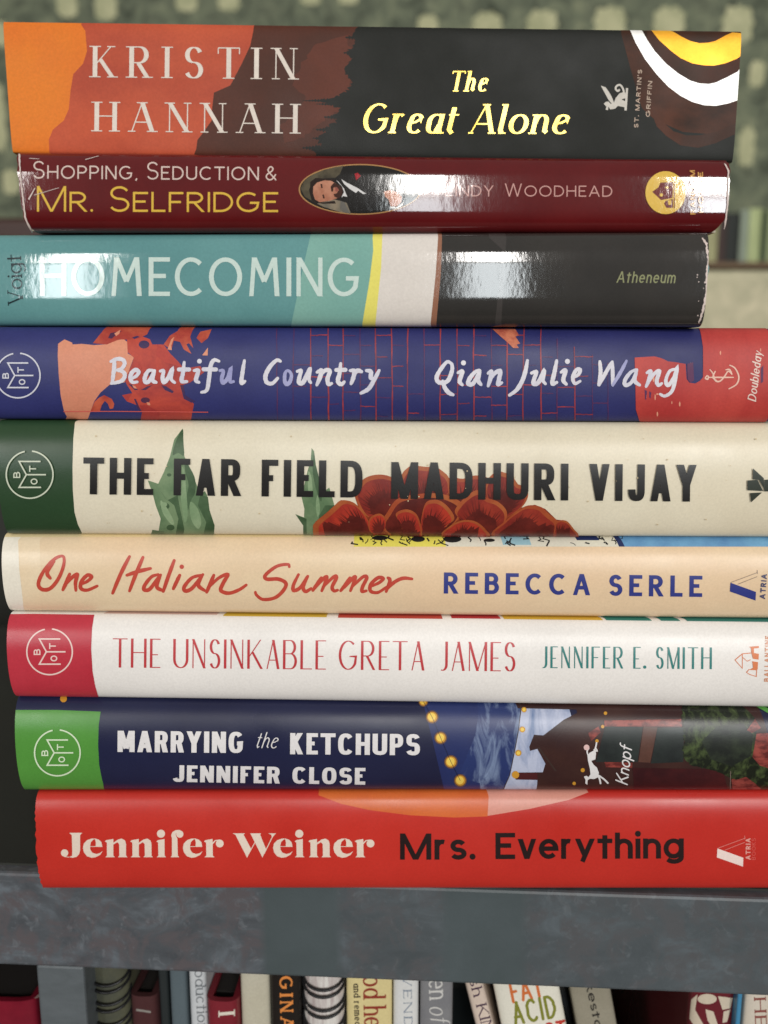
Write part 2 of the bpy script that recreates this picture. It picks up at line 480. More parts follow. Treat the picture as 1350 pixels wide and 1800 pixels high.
def glyph(ch, cap, sx, tv, th, tt, over, sq, xh, serif, dot, rnd, jit):
    wdt, path = over.get(ch) or UP[ch]
    polys = []; low = ch.islower()
    inner = cap-th
    def X(x): return x*sx*cap+tv/2
    def Yv(y):
        if low:
            y = (y/0.64*xh if y <= 0.64 and y >= 0 else (xh+(y-0.64)/0.36*(1-xh) if y > 0.64 else y))
        return th/2+y*inner
    for fl, pts in parse(path, sq):
        if fl == 'o':
            x, y = pts[0], pts[1]; r = (pts[2] if len(pts) > 2 else 1)
            R = r*dot*tv if r >= 0.5 else r*cap
            yy = R if y < 0.01 else Yv(y)
            polys.append(disc(X(x), yy, R)); continue
        P = [(X(x)+(random.uniform(-jit, jit) if jit else 0), Yv(y)) for x, y in pts]
        closed = fl == 'c'
        if fl == 'n' and len(P) == 2 and abs(pts[0][1]-pts[1][1]) < 1e-6 and not rnd:
            P = [(x-tv/2 if abs(q[0]) < 1e-6 else (x+tv/2 if abs(q[0]-wdt) < 1e-6 else x), y) for (x, y), q in zip(P, pts)]
        n = len(P); hw = []
        for i in range(n):
            a, b = P[max(i-1, 0)], P[min(i+1, n-1)]
            if closed and i in (0, n-1): a, b = P[-2], P[1]
            l = math.hypot(b[0]-a[0], b[1]-a[1]) or 1; dx, dy = abs(b[0]-a[0])/l, abs(b[1]-a[1])/l
            ww = math.hypot(tv*dy, th*dx)
            if fl == 't': ww = math.hypot(tt*dy, th*dx)
            hw.append(ww/2)
        caps = [False, False]
        ys = [pts[0][1], pts[-1][1]]
        for e, (i, j) in enumerate(((0, 1), (n-1, n-2))):
            if closed: break
            dx, dy = P[i][0]-P[j][0], P[i][1]-P[j][1]; l = math.hypot(dx, dy)
            y = ys[e]
            if abs(dy)/l > 0.5 and (abs(y) < 1e-6 or abs(y-1) < 1e-6 or (low and abs(y-0.64) < 1e-6)) and not rnd:
                P[i] = (P[i][0], P[i][1]+math.copysign(th/2, dy)); caps[e] = True
                if serif:
                    sl = serif*cap; yy = P[i][1]+(serif_t(th)/2 if y < .01 else -serif_t(th)/2)
                    x = P[i][0]; base = hw[i]
                    l_, r_ = x-base-sl, x+base+sl
                    if low and y > 0.1: r_ = x
                    h = serif_t(th)/2
                    polys.append([(l_, yy-h), (r_, yy-h), (r_, yy+h), (l_, yy+h)])
            elif serif and abs(dx)/l > 0.8 and not low and ch in 'TEFLZ' and abs(y-0.52) > .1:
                sg = -1 if y > .5 else 1; x = P[i][0]; h = serif*cap*1.1
                if x > tv*0.9 or ch == 'T': polys.append([(x-th*.45, P[i][1]), (x+th*.45, P[i][1]), (x+th*.45, P[i][1]+sg*h*1.6), (x-th*.45, P[i][1]+sg*h*1.6)])
            if rnd: caps[e] = False
        polys += ribbon(P, hw, closed, caps[0], caps[1], rnd)
    return wdt*sx*cap, polys
def serif_t(th): return th*0.9
def text(s, p0, p1, cap, tv, th=None, tt=None, gap=4.0, slant=0.0, sq=2.0, xh=0.66, serif=0.0, dot=0.6, sc=None, over={}, rnd=False, space=0.32, jit=0.0, fix=None):
    """returns one polygon group per letter, in photo space, running from p0 to p1 along the baseline"""
    th = th if th is not None else tv; tt = tt if tt is not None else th
    L = math.hypot(p1[0]-p0[0], p1[1]-p0[1]); dx, dy = (p1[0]-p0[0])/L, (p1[1]-p0[1])/L
    ux, uy = dy, -dx
    spec = []
    for c in s:
        k = 1.0
        if sc and c.islower(): c = c.upper(); k = sc
        elif sc and c in ',.': k = sc
        spec.append((c, k))
    wsum = sum(((over.get(c) or UP[c])[0] if c != ' ' else space)*k*cap for c, k in spec)
    fixed = sum(tv for c, k in spec if c != ' ')+gap*(len(spec)-1)
    sx = (L-fixed)/wsum if fix is None else fix
    x = 0.0; out = []
    for c, k in spec:
        if c == ' ': x += space*cap*sx*k+gap; continue
        wd, pol = glyph(c, cap*k, sx, tv, th, tt, over, sq, xh, serif, dot, rnd, jit)
        g = []
        for p in pol:
            g.append([(p0[0]+(x+a+slant*b)*dx+b*ux, p0[1]+(x+a+slant*b)*dy+b*uy) for a, b in p])
        out.append(g); x += wd+tv+gap
    return out
def brush(strokes, org, k, hw, taper=0.35, wob=0.08):
    """hand-drawn strokes traced as splines; org/k: where and how large"""
    out = []
    for st in strokes:
        if len(st) == 1:
            out.append([disc(org[0]+st[0][0]/k, org[1]+st[0][1]/k, hw*1.15/k)]); continue
        P = [(org[0]+x/k, org[1]+y/k) for x, y in catmull([tuple(q) for q in st])]
        q = [P[0]]
        for p in P[1:]:
            if math.hypot(p[0]-q[-1][0], p[1]-q[-1][1]) > 0.15: q.append(p)
        n = len(q)
        H = [hw/k*(1-taper*(1-min(1, 3.0*min(i+1, n-i)/n)))*(1+random.uniform(-wob, wob)) for i in range(n)]
        g = ribbon(q, H, round_=True)
        for i in range(3, n-3, 4): g.append(disc(q[i][0], q[i][1], H[i]*0.97, k=8))
        out.append(g)
    return out
def Z(pts, org, k):
    return [(org[0]+x/k, org[1]+y/k if abs(y) < 5000 and y >= 0 else y) for x, y in pts]
def line(pts, hw): return ribbon(pts, [hw]*len(pts))
def rough_edge(pts, amp, step=4.0):
    """adds a torn, irregular run between points"""
    out = []
    for i in range(len(pts)-1):
        a, b = pts[i], pts[i+1]; l = math.hypot(b[0]-a[0], b[1]-a[1]); k = max(1, int(l/step))
        for j in range(k):
            f = j/k; out.append((a[0]+(b[0]-a[0])*f+random.uniform(-amp, amp), a[1]+(b[1]-a[1])*f+random.uniform(-amp, amp)*.6))
    out.append(pts[-1]); return out
# ------------------------------------------------------------------ setting: papered wall, furniture far behind
def wall_material():
    m = bpy.data.materials.new('wallpaper'); nt, b = nodes(m); v = coords(nt)
    a = noise(nt, v, 24, 6, 0.66, 0.8)
    c = ramp(nt, a, [(0.30, (66, 72, 58)), (0.46, (110, 116, 98)), (0.58, (134, 140, 116)), (0.74, (164, 164, 134))])
    vo = N(nt, 'ShaderNodeTexVoronoi'); vo.inputs['Scale'].default_value = 16; nt.links.new(v, vo.inputs['Vector'])
    d = ramp(nt, vo.outputs['Distance'], [(0.12, (1.12, 1.12, 1.05, 1)), (0.55, (0.8, 0.84, 0.8, 1))])
    nt.links.new(mixc(nt, 0.8, c, d, 'MULTIPLY'), b.inputs['Base Color']); b.inputs['Roughness'].default_value = 0.8
    return m
def plain(name, c, rough=0.6, c2=None, sc=20, st=(1, 1, 1), spec=0.4, metal=0, bump=0.0):
    m = bpy.data.materials.new(name); nt, b = nodes(m)
    if c2: nt.links.new(ramp(nt, noise(nt, coords(nt, st), sc, 5, 0.6, 0.6), [(0.33, c), (0.67, c2)]), b.inputs['Base Color'])
    else: b.inputs['Base Color'].default_value = L3(c)
    b.inputs['Roughness'].default_value = rough; b.inputs['Specular IOR Level'].default_value = spec; b.inputs['Metallic'].default_value = metal
    if bump:
        bp = N(nt, 'ShaderNodeBump'); bp.inputs['Strength'].default_value = bump; bp.inputs['Distance'].default_value = 0.001
        nt.links.new(noise(nt, coords(nt), 300, 3), bp.inputs['Height']); nt.links.new(bp.outputs[0], b.inputs['Normal'])
    return m
WY = 1.8
bm = bmesh.new(); add_box(bm, (-4, WY, -1.6), (4, WY+0.12, 2.6))
wall = bm_obj('wall', bm, wall_material()); wall['kind'] = 'structure'
fl_mat = plain('wallpaper_cream', (214, 212, 170), 0.8, (182, 184, 144), 26)
bm = bmesh.new(); rnd = random.Random(3)
spots = [(118, 8, 34, 40), (186, 12, 36, 42), (328, 2, 36, 32), (402, 2, 36, 30), (546, -6, 34, 26), (612, -6, 34, 24), (752, 44, 34, 30), (857, 46, 48, 42), (953, 44, 50, 46),
         (1072, 40, 52, 48), (1176, 42, 52, 52), (1296, 44, 50, 58), (-2, 206, 24, 110), (1312, 258, 28, 64), (20, 320, 30, 40), (1330, 130, 26, 40), (2, 60, 22, 40)]
for i in range(-8, 22):
    for j in range(-6, 8):
        x, y = i*112+(j % 2)*40, 44+j*216
        if not (-40 < x < 1390 and -40 < y < 460): spots.append((x, y, 50, 52))
for (px, py, dx, dy) in spots:
    c = on_y(px, py, WY); r = 0.5*(WY-CAM.y)/FPX
    k = 36; ph = rnd.random()*6
    vs = []
    for q in range(k):
        a = 2*math.pi*q/k; sq = (abs(math.cos(a))**3.2+abs(math.sin(a))**3.2)**(-1/3.2); f = sq*(0.84+0.20*abs(math.sin(4.5*a+ph))+rnd.uniform(-.04, .04))
        vs.append(bm.verts.new((c.x+dx*r*f*math.cos(a), WY-0.001, c.z+dy*r*f*math.sin(a))))
    bm.faces.new(vs)
bm_obj('flower_print', bm, fl_mat, wall)
bm = bmesh.new(); add_box(bm, (-4, -2.5, -1.66), (4, 4, -1.6)); flo = bm_obj('floor', bm, plain('floor_boards', (70, 52, 38), 0.5, (92, 70, 52), 6, (1, 12, 1))); flo['kind'] = 'structure'

# dark cabinet that fills the view to the left of the stack
YC = 0.62
a = on_y(-900, 386, YC); b_ = on_y(560, 386, YC)
loc = Vector(((a.x+b_.x)/2, YC+0.2, -1.6))
cab = empty('cabinet', loc, 'dark cabinet standing in the shade to the left behind the book stack', 'cabinet')
dk = plain('dark_cabinet_paint', (40, 42, 37), 0.6, (46, 47, 42), 3)
bm = bmesh.new(); add_box(bm, Vector((a.x, YC, -1.6))-loc, Vector((b_.x, YC+0.4, a.z-0.022))-loc, bevel=0.003); bm_obj('carcass', bm, dk, cab)
bm = bmesh.new(); add_box(bm, Vector((a.x-0.01, YC-0.014, a.z-0.022))-loc, Vector((b_.x+0.01, YC+0.41, a.z))-loc, bevel=0.004)
bm_obj('top_board', bm, plain('cabinet_top_wood', (70, 40, 30), 0.45, (52, 30, 24), 12, (1, 8, 8)), cab)

# little shelf of old volumes on the right, cream quilted headboard under it
YS = 1.25
p0 = on_y(1130, 461, YS); p1 = on_y(1700, 470, YS); dz = (YS-CAM.y)/FPX
wood = plain('shelf_wood', (120, 96, 68), 0.5, (96, 72, 48), 18, (1, 10, 10))
bm = bmesh.new(); add_box(bm, (p0.x, YS-0.01, p1.z-0.002), (p1.x, YS+0.16, p0.z), bevel=0.002)
ws = tag(bm_obj('wall_shelf', bm, wood), 'narrow brown wooden shelf holding the blurred row of old books at right', 'shelf')
vols = [(1208, 1236, (112, 96, 74), 372, 'worn tan old book, leftmost of the blurred row at right'), (1238, 1262, (186, 184, 138), 366, 'pale cream old book in the blurred row beside the maroon one'),
        (1264, 1277, (72, 52, 48), 380, 'thin maroon brown old book in the blurred row at right'), (1278, 1302, (30, 36, 32), 374, 'black green old book in the blurred row at right'),
        (1303, 1316, (158, 170, 150), 368, 'thin pale grey old book in the blurred row at right'), (1318, 1338, (196, 208, 150), 366, 'light green old book near the right edge of the blurred row'),
        (1339, 1348, (52, 72, 40), 370, 'thin dark green old book near the right edge of the photo'), (1349, 1376, (160, 172, 124), 368, 'pale green old book cut by the right edge of the photo')]
for (xa, xb, c, yt, lab) in vols:
    q0 = on_y(xa, yt, YS); q1 = on_y(xb, 461, YS); z0_ = p0.z+0.0005
    O = Vector(((q0.x+q1.x)/2, YS+0.006, z0_)); T = q1.x-q0.x-0.0008
    bk = Book(O, Vector((0, 0, 1)), Vector((0, 1, 0)), Vector((1, 0, 0)), 0.0, q0.z-z0_, (-T/2, 0), (T/2, 0), 0.004, 2.2, 0.10, 0.0016, 0.01)
    bk.body('old_book', lab, 'book', plain('old_cloth', c, 0.6, tuple(int(v*0.78) for v in c), 40, (1, 1, 0.2)), 'old books on the little wall shelf', base=O)
p0 = on_y(1000, 470, 0.95); p1 = on_y(1800, 470, 0.95)
bm = bmesh.new(); add_box(bm, (p0.x, 0.95, -1.6), (p1.x, 1.06, p0.z-0.003), bevel=0.012)
tag(bm_obj('headboard', bm, plain('mottled_cream_fabric', (224, 214, 182), 0.85, (186, 182, 152), 26, (1, 1, 1), bump=0.6)), 'cream mottled padded headboard below the little shelf at right', 'headboard')

# ------------------------------------------------------------------ the bookcase the stack stands on
SHY = math.radians(-3.3)
z0 = on_y(675, 1559, 0.0).z
BO = Vector((0.030, 0.0, z0-0.0008))
bx, by_, bz = Vector((math.cos(SHY), math.sin(SHY), 0)), Vector((-math.sin(SHY), math.cos(SHY), 0)), Vector((0, 0, 1))
def front(px, py, y=0.0):
    """where the sight line meets the plane y behind the bookcase front, in bookcase coordinates"""
    d = pix_ray(px, py); o = CAM-BO
    t = (y-o.dot(by_))/d.dot(by_); p = o+d*t
    return p.dot(bx), p.dot(bz)
H = -(front(0, 1702)[1]+front(1350, 1746)[1])/2
case = empty('bookcase', BO, 'blue grey painted bookcase with mottled front edge imitating room reflections under the book stack', 'bookcase')
case.rotation_euler = (0, 0, SHY)
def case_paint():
    m = bpy.data.materials.new('grey_paint_reflections'); nt, b = nodes(m); v = coords(nt)  # mottling imitates soft room reflections within the paint colour
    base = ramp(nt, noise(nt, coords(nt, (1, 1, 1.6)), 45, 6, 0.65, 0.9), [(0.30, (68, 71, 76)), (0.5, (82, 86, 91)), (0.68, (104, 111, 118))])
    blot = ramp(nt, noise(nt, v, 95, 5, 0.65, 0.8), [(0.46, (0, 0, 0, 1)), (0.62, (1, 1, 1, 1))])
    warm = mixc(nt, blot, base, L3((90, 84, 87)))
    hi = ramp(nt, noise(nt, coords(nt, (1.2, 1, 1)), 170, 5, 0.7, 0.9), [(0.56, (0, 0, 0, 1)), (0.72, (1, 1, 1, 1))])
    reflection_flecks = mixc(nt, mixc(nt, 0.6, (0, 0, 0, 1), hi), warm, L3((124, 129, 135)))  # pale flecks of the painted reflections over the grey
    # plainer patches painting dark room reflections into the colour, and a smoother right half
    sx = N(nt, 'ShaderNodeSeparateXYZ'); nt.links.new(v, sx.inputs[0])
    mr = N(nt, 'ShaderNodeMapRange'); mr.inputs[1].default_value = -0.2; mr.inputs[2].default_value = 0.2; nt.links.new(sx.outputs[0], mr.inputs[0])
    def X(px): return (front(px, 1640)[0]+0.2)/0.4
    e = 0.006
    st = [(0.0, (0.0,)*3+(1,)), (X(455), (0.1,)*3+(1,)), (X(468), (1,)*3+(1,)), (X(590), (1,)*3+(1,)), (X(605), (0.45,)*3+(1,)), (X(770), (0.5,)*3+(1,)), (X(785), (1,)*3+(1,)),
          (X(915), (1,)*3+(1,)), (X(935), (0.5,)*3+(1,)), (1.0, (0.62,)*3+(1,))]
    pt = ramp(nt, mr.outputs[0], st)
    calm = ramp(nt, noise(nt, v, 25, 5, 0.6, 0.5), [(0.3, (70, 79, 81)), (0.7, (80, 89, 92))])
    nt.links.new(mixc(nt, pt, reflection_flecks, calm), b.inputs['Base Color'])
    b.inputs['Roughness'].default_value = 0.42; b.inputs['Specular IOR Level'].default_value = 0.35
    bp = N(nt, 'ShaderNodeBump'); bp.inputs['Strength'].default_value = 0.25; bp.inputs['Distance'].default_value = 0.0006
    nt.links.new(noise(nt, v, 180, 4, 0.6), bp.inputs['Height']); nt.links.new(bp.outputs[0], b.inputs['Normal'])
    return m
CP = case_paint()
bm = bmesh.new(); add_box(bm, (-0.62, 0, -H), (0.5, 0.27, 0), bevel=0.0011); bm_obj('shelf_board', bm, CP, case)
bm = bmesh.new(); add_box(bm, (-0.618, 0.0045, 0.0), (0.498, 0.268, 0.0008)); bm_obj('top_sheet', bm, plain('dark_top', (40, 41, 37), 0.75, (48, 49, 44), 8), case)  # thin darker sheet over the board top, set back from its front edge
xu0, xu1 = front(64, 1750)[0], front(147, 1750)[0]
LOW = -H-0.215
bm = bmesh.new(); add_box(bm, (xu0, 0.0012, LOW), (xu1, 0.262, -H-0.0004), bevel=0.0009)
bm_obj('upright', bm, plain('upright_paint', (98, 104, 108), 0.4, (84, 90, 93), 40, (1, 1, 3), bump=0.2), case)
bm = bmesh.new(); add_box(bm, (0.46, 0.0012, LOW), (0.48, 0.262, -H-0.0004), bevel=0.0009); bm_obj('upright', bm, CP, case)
bm = bmesh.new(); add_box(bm, (-0.61, 0.263, LOW), (0.49, 0.27, -H-0.0004)); bm_obj('back_panel', bm, plain('case_inside', (40, 40, 38), 0.6), case)
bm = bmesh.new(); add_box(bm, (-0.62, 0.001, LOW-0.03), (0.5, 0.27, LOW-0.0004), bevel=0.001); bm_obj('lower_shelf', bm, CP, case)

# ------------------------------------------------------------------ books standing in the bookcase below
def standing(pl, pr, lab, mat, py=1760, y=0.013, lean=0.0, top=None, B=0.0025, n=3.0, W=0.14, hard=False, name='book', pages=None, group='books standing in the bookcase below the stack', thick=None):
    xl, zl = front(pl, py, y); xr, _ = front(pr, py, y); xc = (xl+xr)/2; T = (xr-xl)*math.cos(lean)*0.985
    zt = -H-0.0035 if top is None else front((pl+pr)/2, top, y)[1]
    bot = LOW+0.0006
    eu = bx*math.sin(lean)-bz*math.cos(lean); ev = bx*math.cos(lean)+bz*math.sin(lean)
    top_d = (zt-zl)/math.cos(lean) - abs(T/2*math.tan(lean))
    O = BO+bx*xc+by_*y+bz*zl - eu*top_d
    L = ((O.z-BO.z)-bot)/math.cos(lean) - abs(T/2*math.tan(lean))
    b = Book(O, eu, by_, ev, 0.0, L, (-T/2, 0), (T/2, 0), B, n, W, 0.0012 if not hard else 0.0022, 0.012)
    b.body(name, lab, 'book' if name != 'spiral_notebook' else 'notebook', mat, group if name == 'book' else None, hard, base=O+eu*L, pages=pages)
    return b
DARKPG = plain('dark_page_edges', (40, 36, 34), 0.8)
# books beside the upright, some standing in for dim reflections
DY = 0.075
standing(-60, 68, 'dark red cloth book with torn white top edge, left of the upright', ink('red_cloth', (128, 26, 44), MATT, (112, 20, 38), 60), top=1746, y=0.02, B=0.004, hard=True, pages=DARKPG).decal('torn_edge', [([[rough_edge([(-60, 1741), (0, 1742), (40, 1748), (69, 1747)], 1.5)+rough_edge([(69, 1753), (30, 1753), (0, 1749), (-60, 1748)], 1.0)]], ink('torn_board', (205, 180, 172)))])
standing(234, 281, 'dull dark maroon book standing in for a reflection, with a grey bar, beside the dull spiral notebook', ink('reflection_dim_red', (74, 44, 45)), top=1738, y=0.016, B=0.004, hard=True, pages=DARKPG).decal('spine_lettering', [([[ [(240, 1773), (265, 1777), (265, 1780.5), (239, 1776.5)] ]], ink('grey_bar', (142, 138, 132)))])  # added for a ghosted reflection, its dimness put into the cover colour
standing(283, 301, 'thin black book standing in for a dark reflection, between dull maroon and slate blue books', ink('reflection_dim_black', (44, 49, 50), SATIN), y=0.018)  # added for the dark end of the reflection, dimness in the colour
standing(302, 332, 'slate blue book left of the white paperback with grey lettering', ink('slate_cover', (90, 102, 108), SATIN), y=0.014)
b = standing(336, 366, 'white paperback with grey downward lettering, left of the dark red book with a white bar', ink('white_card', (206, 208, 210), SATIN, (188, 192, 196), 30))
b.decal('title_lettering', [(text('roduction to', (341, 1693), (350, 1850), 19, 2.4, 1.6, gap=2.6, serif=0.08), ink('grey_ink', (112, 116, 120), SATIN))])
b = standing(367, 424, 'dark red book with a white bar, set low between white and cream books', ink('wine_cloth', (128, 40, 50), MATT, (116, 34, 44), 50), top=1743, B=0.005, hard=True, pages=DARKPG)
b.decal('title_lettering', [([[ [(384, 1780), (413, 1777), (413, 1782.5), (384, 1785.5)], [(384, 1777), (386, 1777), (386, 1788), (384, 1788)], [(411, 1774), (413, 1774), (413, 1786), (411, 1786)] ]], ink('cream_ink', (222, 214, 200)))])
standing(425, 476, 'plain cream book left of the black book with orange lettering', ink('cream_card', (196, 190, 172), MATT, (186, 180, 160), 25))
b = standing(477, 531, 'black book with orange downward lettering, left of the spiral notebook', ink('black_card', (34, 30, 28), SATIN))
b.decal('title_lettering', [(text('GINAL', (491, 1716), (494, 1832), 23, 4.6, 2.6, gap=8, serif=0.07), ink('orange_ink', (224, 140, 72), SATIN))])
b = standing(535, 606, 'silver grey spiral notebook bound with black wire rings', ink('notebook_card', (222, 218, 212), SATIN, (176, 162, 160), 160, (3, 1, 0.3)), B=0.005, n=2.0, name='spiral_notebook')
ring = plain('black_wire', (26, 26, 28), 0.35)
def wire(book, py, cx=570):
    u = book.hit(cx, py)[0]; bm = bmesh.new(); T = book.T
    for du in (0.0, 0.0028):
        prev = None; path = []
        for k in range(25):
            a = math.radians(-105+210*k/24); path.append(book.world(u+du+0.003*math.cos(a), -0.0056*math.cos(a)-0.0006, T*0.515*math.sin(a)))
        for i, p in enumerate(path):
            t = (path[min(i+1, 24)]-path[max(i-1, 0)]).normalized(); s1 = t.orthogonal().normalized(); s2 = t.cross(s1)
            cur = [bm.verts.new(p+(s1*math.cos(q*math.pi/3)+s2*math.sin(q*math.pi/3))*0.0005-book.empty.location) for q in range(6)]
            if prev:
                for q in range(6): bm.faces.new((prev[q], prev[(q+1) % 6], cur[(q+1) % 6], cur[q]))
            prev = cur
    bmesh.ops.recalc_face_normals(bm, faces=bm.faces); bm_obj('wire_ring', bm, ring, book.empty, True)
for py in (1724, 1760, 1796, 1832): wire(b, py)
b = standing(162, 231, 'dull green spiral notebook standing in for a reflection beside the upright', ink('reflection_dim_card', (92, 92, 74), MATT, (74, 76, 66), 80), B=0.005, n=2.0, y=0.015, name='spiral_notebook')  # added for a mirrored notebook, dimness put into its card colour
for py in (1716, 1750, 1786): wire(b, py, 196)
b = standing(609, 690, 'pale yellow book with large dark red lettering beside the spiral notebook', ink('yellow_card', (222, 206, 152), SATIN, (212, 196, 142), 25))
b.decal('title_lettering', [(text('ood he', (637, 1694), (640, 1806), 40, 4.4, 2.4, gap=2.5, xh=.62, serif=.06), ink('maroon_ink', (142, 56, 44), SATIN)),
                            (text('and remedy', (621, 1729), (624, 1812), 12, 2.2, 1.4, gap=1.6, serif=.05), ink('black_ink', (48, 40, 36), SATIN))])
b = standing(691, 736, 'white book with pale blue grey capital letters running down', ink('white_card_b', (214, 214, 212), SATIN))
b.decal('title_lettering', [(text('VENDE', (708, 1714), (711, 1828), 15, 2.6, 1.2, gap=7, serif=.08), ink('bluegrey_ink', (132, 142, 156), SATIN))])
b = standing(738, 796, 'mid grey book with white lower case lettering running down', ink('grey_card', (132, 132, 134), SATIN, (120, 120, 124), 30))
b.decal('title_lettering', [(text('en', (753, 1722), (755, 1757), 36, 3.4, 2.2, gap=3, serif=.05)+text('of', (754, 1769), (757, 1797), 34, 2.4, 1.2, gap=3, slant=.2), ink('pale_ink_b', (206, 204, 200), SATIN))])
b = standing(826, 859, 'slim pinkish cream book with purple lettering leaning right', ink('pink_card', (214, 196, 182), SATIN, (204, 186, 172), 30), lean=0.24)
b.decal('title_lettering', [(text('sh KING', (824, 1722), (858, 1845), 19, 3.0, 1.5, gap=3.2, serif=.08), ink('purple_ink', (66, 44, 66), SATIN))])
b = standing(872, 990, 'white book with orange and olive hand lettered capitals, leaning right', ink('white_card_c', (226, 222, 208), GLOSS), lean=0.20, B=0.003)
b.decal('title_lettering', [(text('FAT', (901, 1764), (957, 1753), 40, 5.0, gap=4, jit=.8, rnd=True), ink('rust_ink', (206, 112, 62), SATIN)),
                            (text('ACID', (904, 1803), (980, 1789), 42, 5.2, gap=4.5, jit=.8, rnd=True), ink('olive_ink', (128, 130, 52), SATIN)),
                            (text('FAST', (918, 1832), (998, 1817), 26, 5.0, gap=4, jit=.5, rnd=True), ink('red_ink', (190, 60, 50), SATIN))])
b = standing(1005, 1078, 'grey beige book with small black lettering leaning against the dark gap', ink('beige_card', (150, 144, 128), SATIN, (138, 132, 116), 30), lean=0.20, y=0.02)
b.decal('title_lettering', [(text('ckestam', (1025, 1712), (1052, 1835), 15, 3.2, 2.0, gap=2.4, serif=.06), ink('black_ink_b', (42, 40, 38), SATIN))])
b = standing(1206, 1291, 'maroon and cream patterned book right of the dark gap', ink('maroon_card', (104, 36, 44), SATIN), B=0.005, y=0.02)
cr = ink('pattern_cream', (206, 192, 172), SATIN)
b.decal('cover_pattern', [([[disc(1243, 1756, 17, 9)], [Z([(1215, 1757), (1226, 1748), (1222, 1775), (1236, 1800), (1226, 1812), (1212, 1790)], (0, 0), 1)], [Z([(1262, 1751), (1288, 1754), (1284, 1772), (1270, 1775)], (0, 0), 1)],
    [Z([(1272, 1778), (1284, 1774), (1278, 1796), (1270, 1798)], (0, 0), 1)], [Z([(1240, 1774), (1254, 1778), (1262, 1802), (1256, 1812), (1244, 1794)], (0, 0), 1)]], cr)])
standing(1294, 1303, 'thin bright blue book between patterned and cream books', ink('blue_card', (70, 134, 172), SATIN), W=0.12, B=0.001)
b = standing(1306, 1400, 'cream book with red brown capitals cut by the right edge', ink('cream_card_b', (214, 204, 190), SATIN, (204, 194, 178), 30))
b.decal('title_lettering', [(text('THEN', (1324, 1724), (1329, 1838), 21, 4.0, 1.8, gap=6, serif=.08), ink('brick_ink', (136, 76, 68), SATIN))])
# ------------------------------------------------------------------ the stack of nine
SEAM = [(36, 51), (268.5, 284), (410.5, 414), (574, 577), (737, 742), (937, 944), (1073.5, 1088), (1221, 1241.5), (1388, 1386), (1559, 1559)]
def seam_z(i):
    l = on_y(0, SEAM[i][0], 0.0); r = on_y(1350, SEAM[i][1], 0.0)
    k = (r.z-l.z)/(r.x-l.x); return (l.z-k*l.x, k)
SZ = [seam_z(i) for i in range(10)]; SZ[9] = (z0+0.0001, 0.0)
GROUP = 'books lying in the main stack'
def lying(i, xl, xr, yb, yaw, B, n, W, tb=0.0025):
    a = math.radians(yaw); eu = Vector((math.cos(a), math.sin(a), 0)); ey = Vector((-math.sin(a), math.cos(a), 0))
    O = Vector((0, yb, 0))
    g = 0.00012
    ym = (sum(SEAM[i])+sum(SEAM[i+1]))/4
    def uu(px):
        d = pix_ray(px, ym); o = CAM-O; t = (-B-o.dot(ey))/d.dot(ey); return (o+d*t).dot(eu)
    (a0, k0), (a1, k1) = SZ[i+1], SZ[i]
    return Book(O, eu, ey, Vector((0, 0, 1)), uu(xl), uu(xr), (a0+g, k0), (a1-g, k1), B, n, W, tb)
def band(x0, x1, bulge0=(), bulge1=()):
    """a full-height printed band; x as list of (x, y) down each side"""
    l = [(x0[0][0], -1)]+list(x0)+[(x0[-1][0], 9999)]; r = [(x1[0][0], -1)]+list(x1)+[(x1[-1][0], 9999)]
    return l+r[::-1]
def club_emblem(bk, cx, cy, r, mat):
    lw = 1.25
    g = []
    arc = [(cx+r*math.cos(math.radians(a)), cy+r*math.sin(math.radians(a))) for a in range(-84, 264, 6)]
    g.append(line(arc, lw))
    R = lambda x, y: (cx+x*r, cy+y*r)
    g.append(line([R(.47, -.56), R(-.45, -.56), R(-.14, 0), R(-.45, .54), R(.49, .54)], lw))
    g.append(line([R(-.14, 0), R(.7, 0)], lw))
    for ch, (x, y) in (('B', (-.40, .14)), ('T', (.28, -.12)), ('O', (.34, .42))):
        p = R(x, y); w_ = .26*r
        g += text(ch, p, (p[0], p[1]-w_), .30*r, 2.1, gap=0)
    bk.decal('club_emblem', [(g, mat)])

# ---- 1 top paperback
f = Finish(0.50, 0.16, 0.08, 2600, grain=0.04)
bk = lying(0, 13.5, 1297, 0.002, 0.4, 0.0016, 5.0, 0.138, 0.0007)
bk.body('book', 'thick orange and black paperback with gold foil title, on top of the stack', 'book', ink('orange_print', (230, 128, 44), f, (218, 106, 44), 14), GROUP, False)
black = ink('black_print', (36, 37, 34), f)
salmon = band([(143, 44), (150, 54), (153, 90), (146, 112), (129, 130), (124, 160), (121, 192), (112, 212), (93, 228), (86, 245), (87, 268)], [(470, 44), (470, 268)])
brown = band([(447, 44), (445, 56), (440, 80), (425, 112), (405, 150), (376, 163), (373, 190), (372, 212), (358, 232), (347, 246), (345, 262)], [(640, 44), (640, 268)])
rnd2 = random.Random(5)
def spire(x, y, L, w):
    """a conifer lying on its side, tip to the left"""
    up, dn = [], []
    k = max(4, int(L/5))
    for q in range(k):
        t = q/k; ww = w*(t**.8)
        up += [(x+L*t, y-ww*rnd2.uniform(.7, 1.15)), (x+L*t+L/k*.55, y-ww*.35)]
        dn += [(x+L*t, y+ww*rnd2.uniform(.7, 1.15)), (x+L*t+L/k*.55, y+ww*.35)]
    return [(x-4, y)]+up+[(x+L, y-w), (x+L+60, y-w*.6), (x+L+60, y+w*.6), (x+L, y+w)]+dn[::-1]
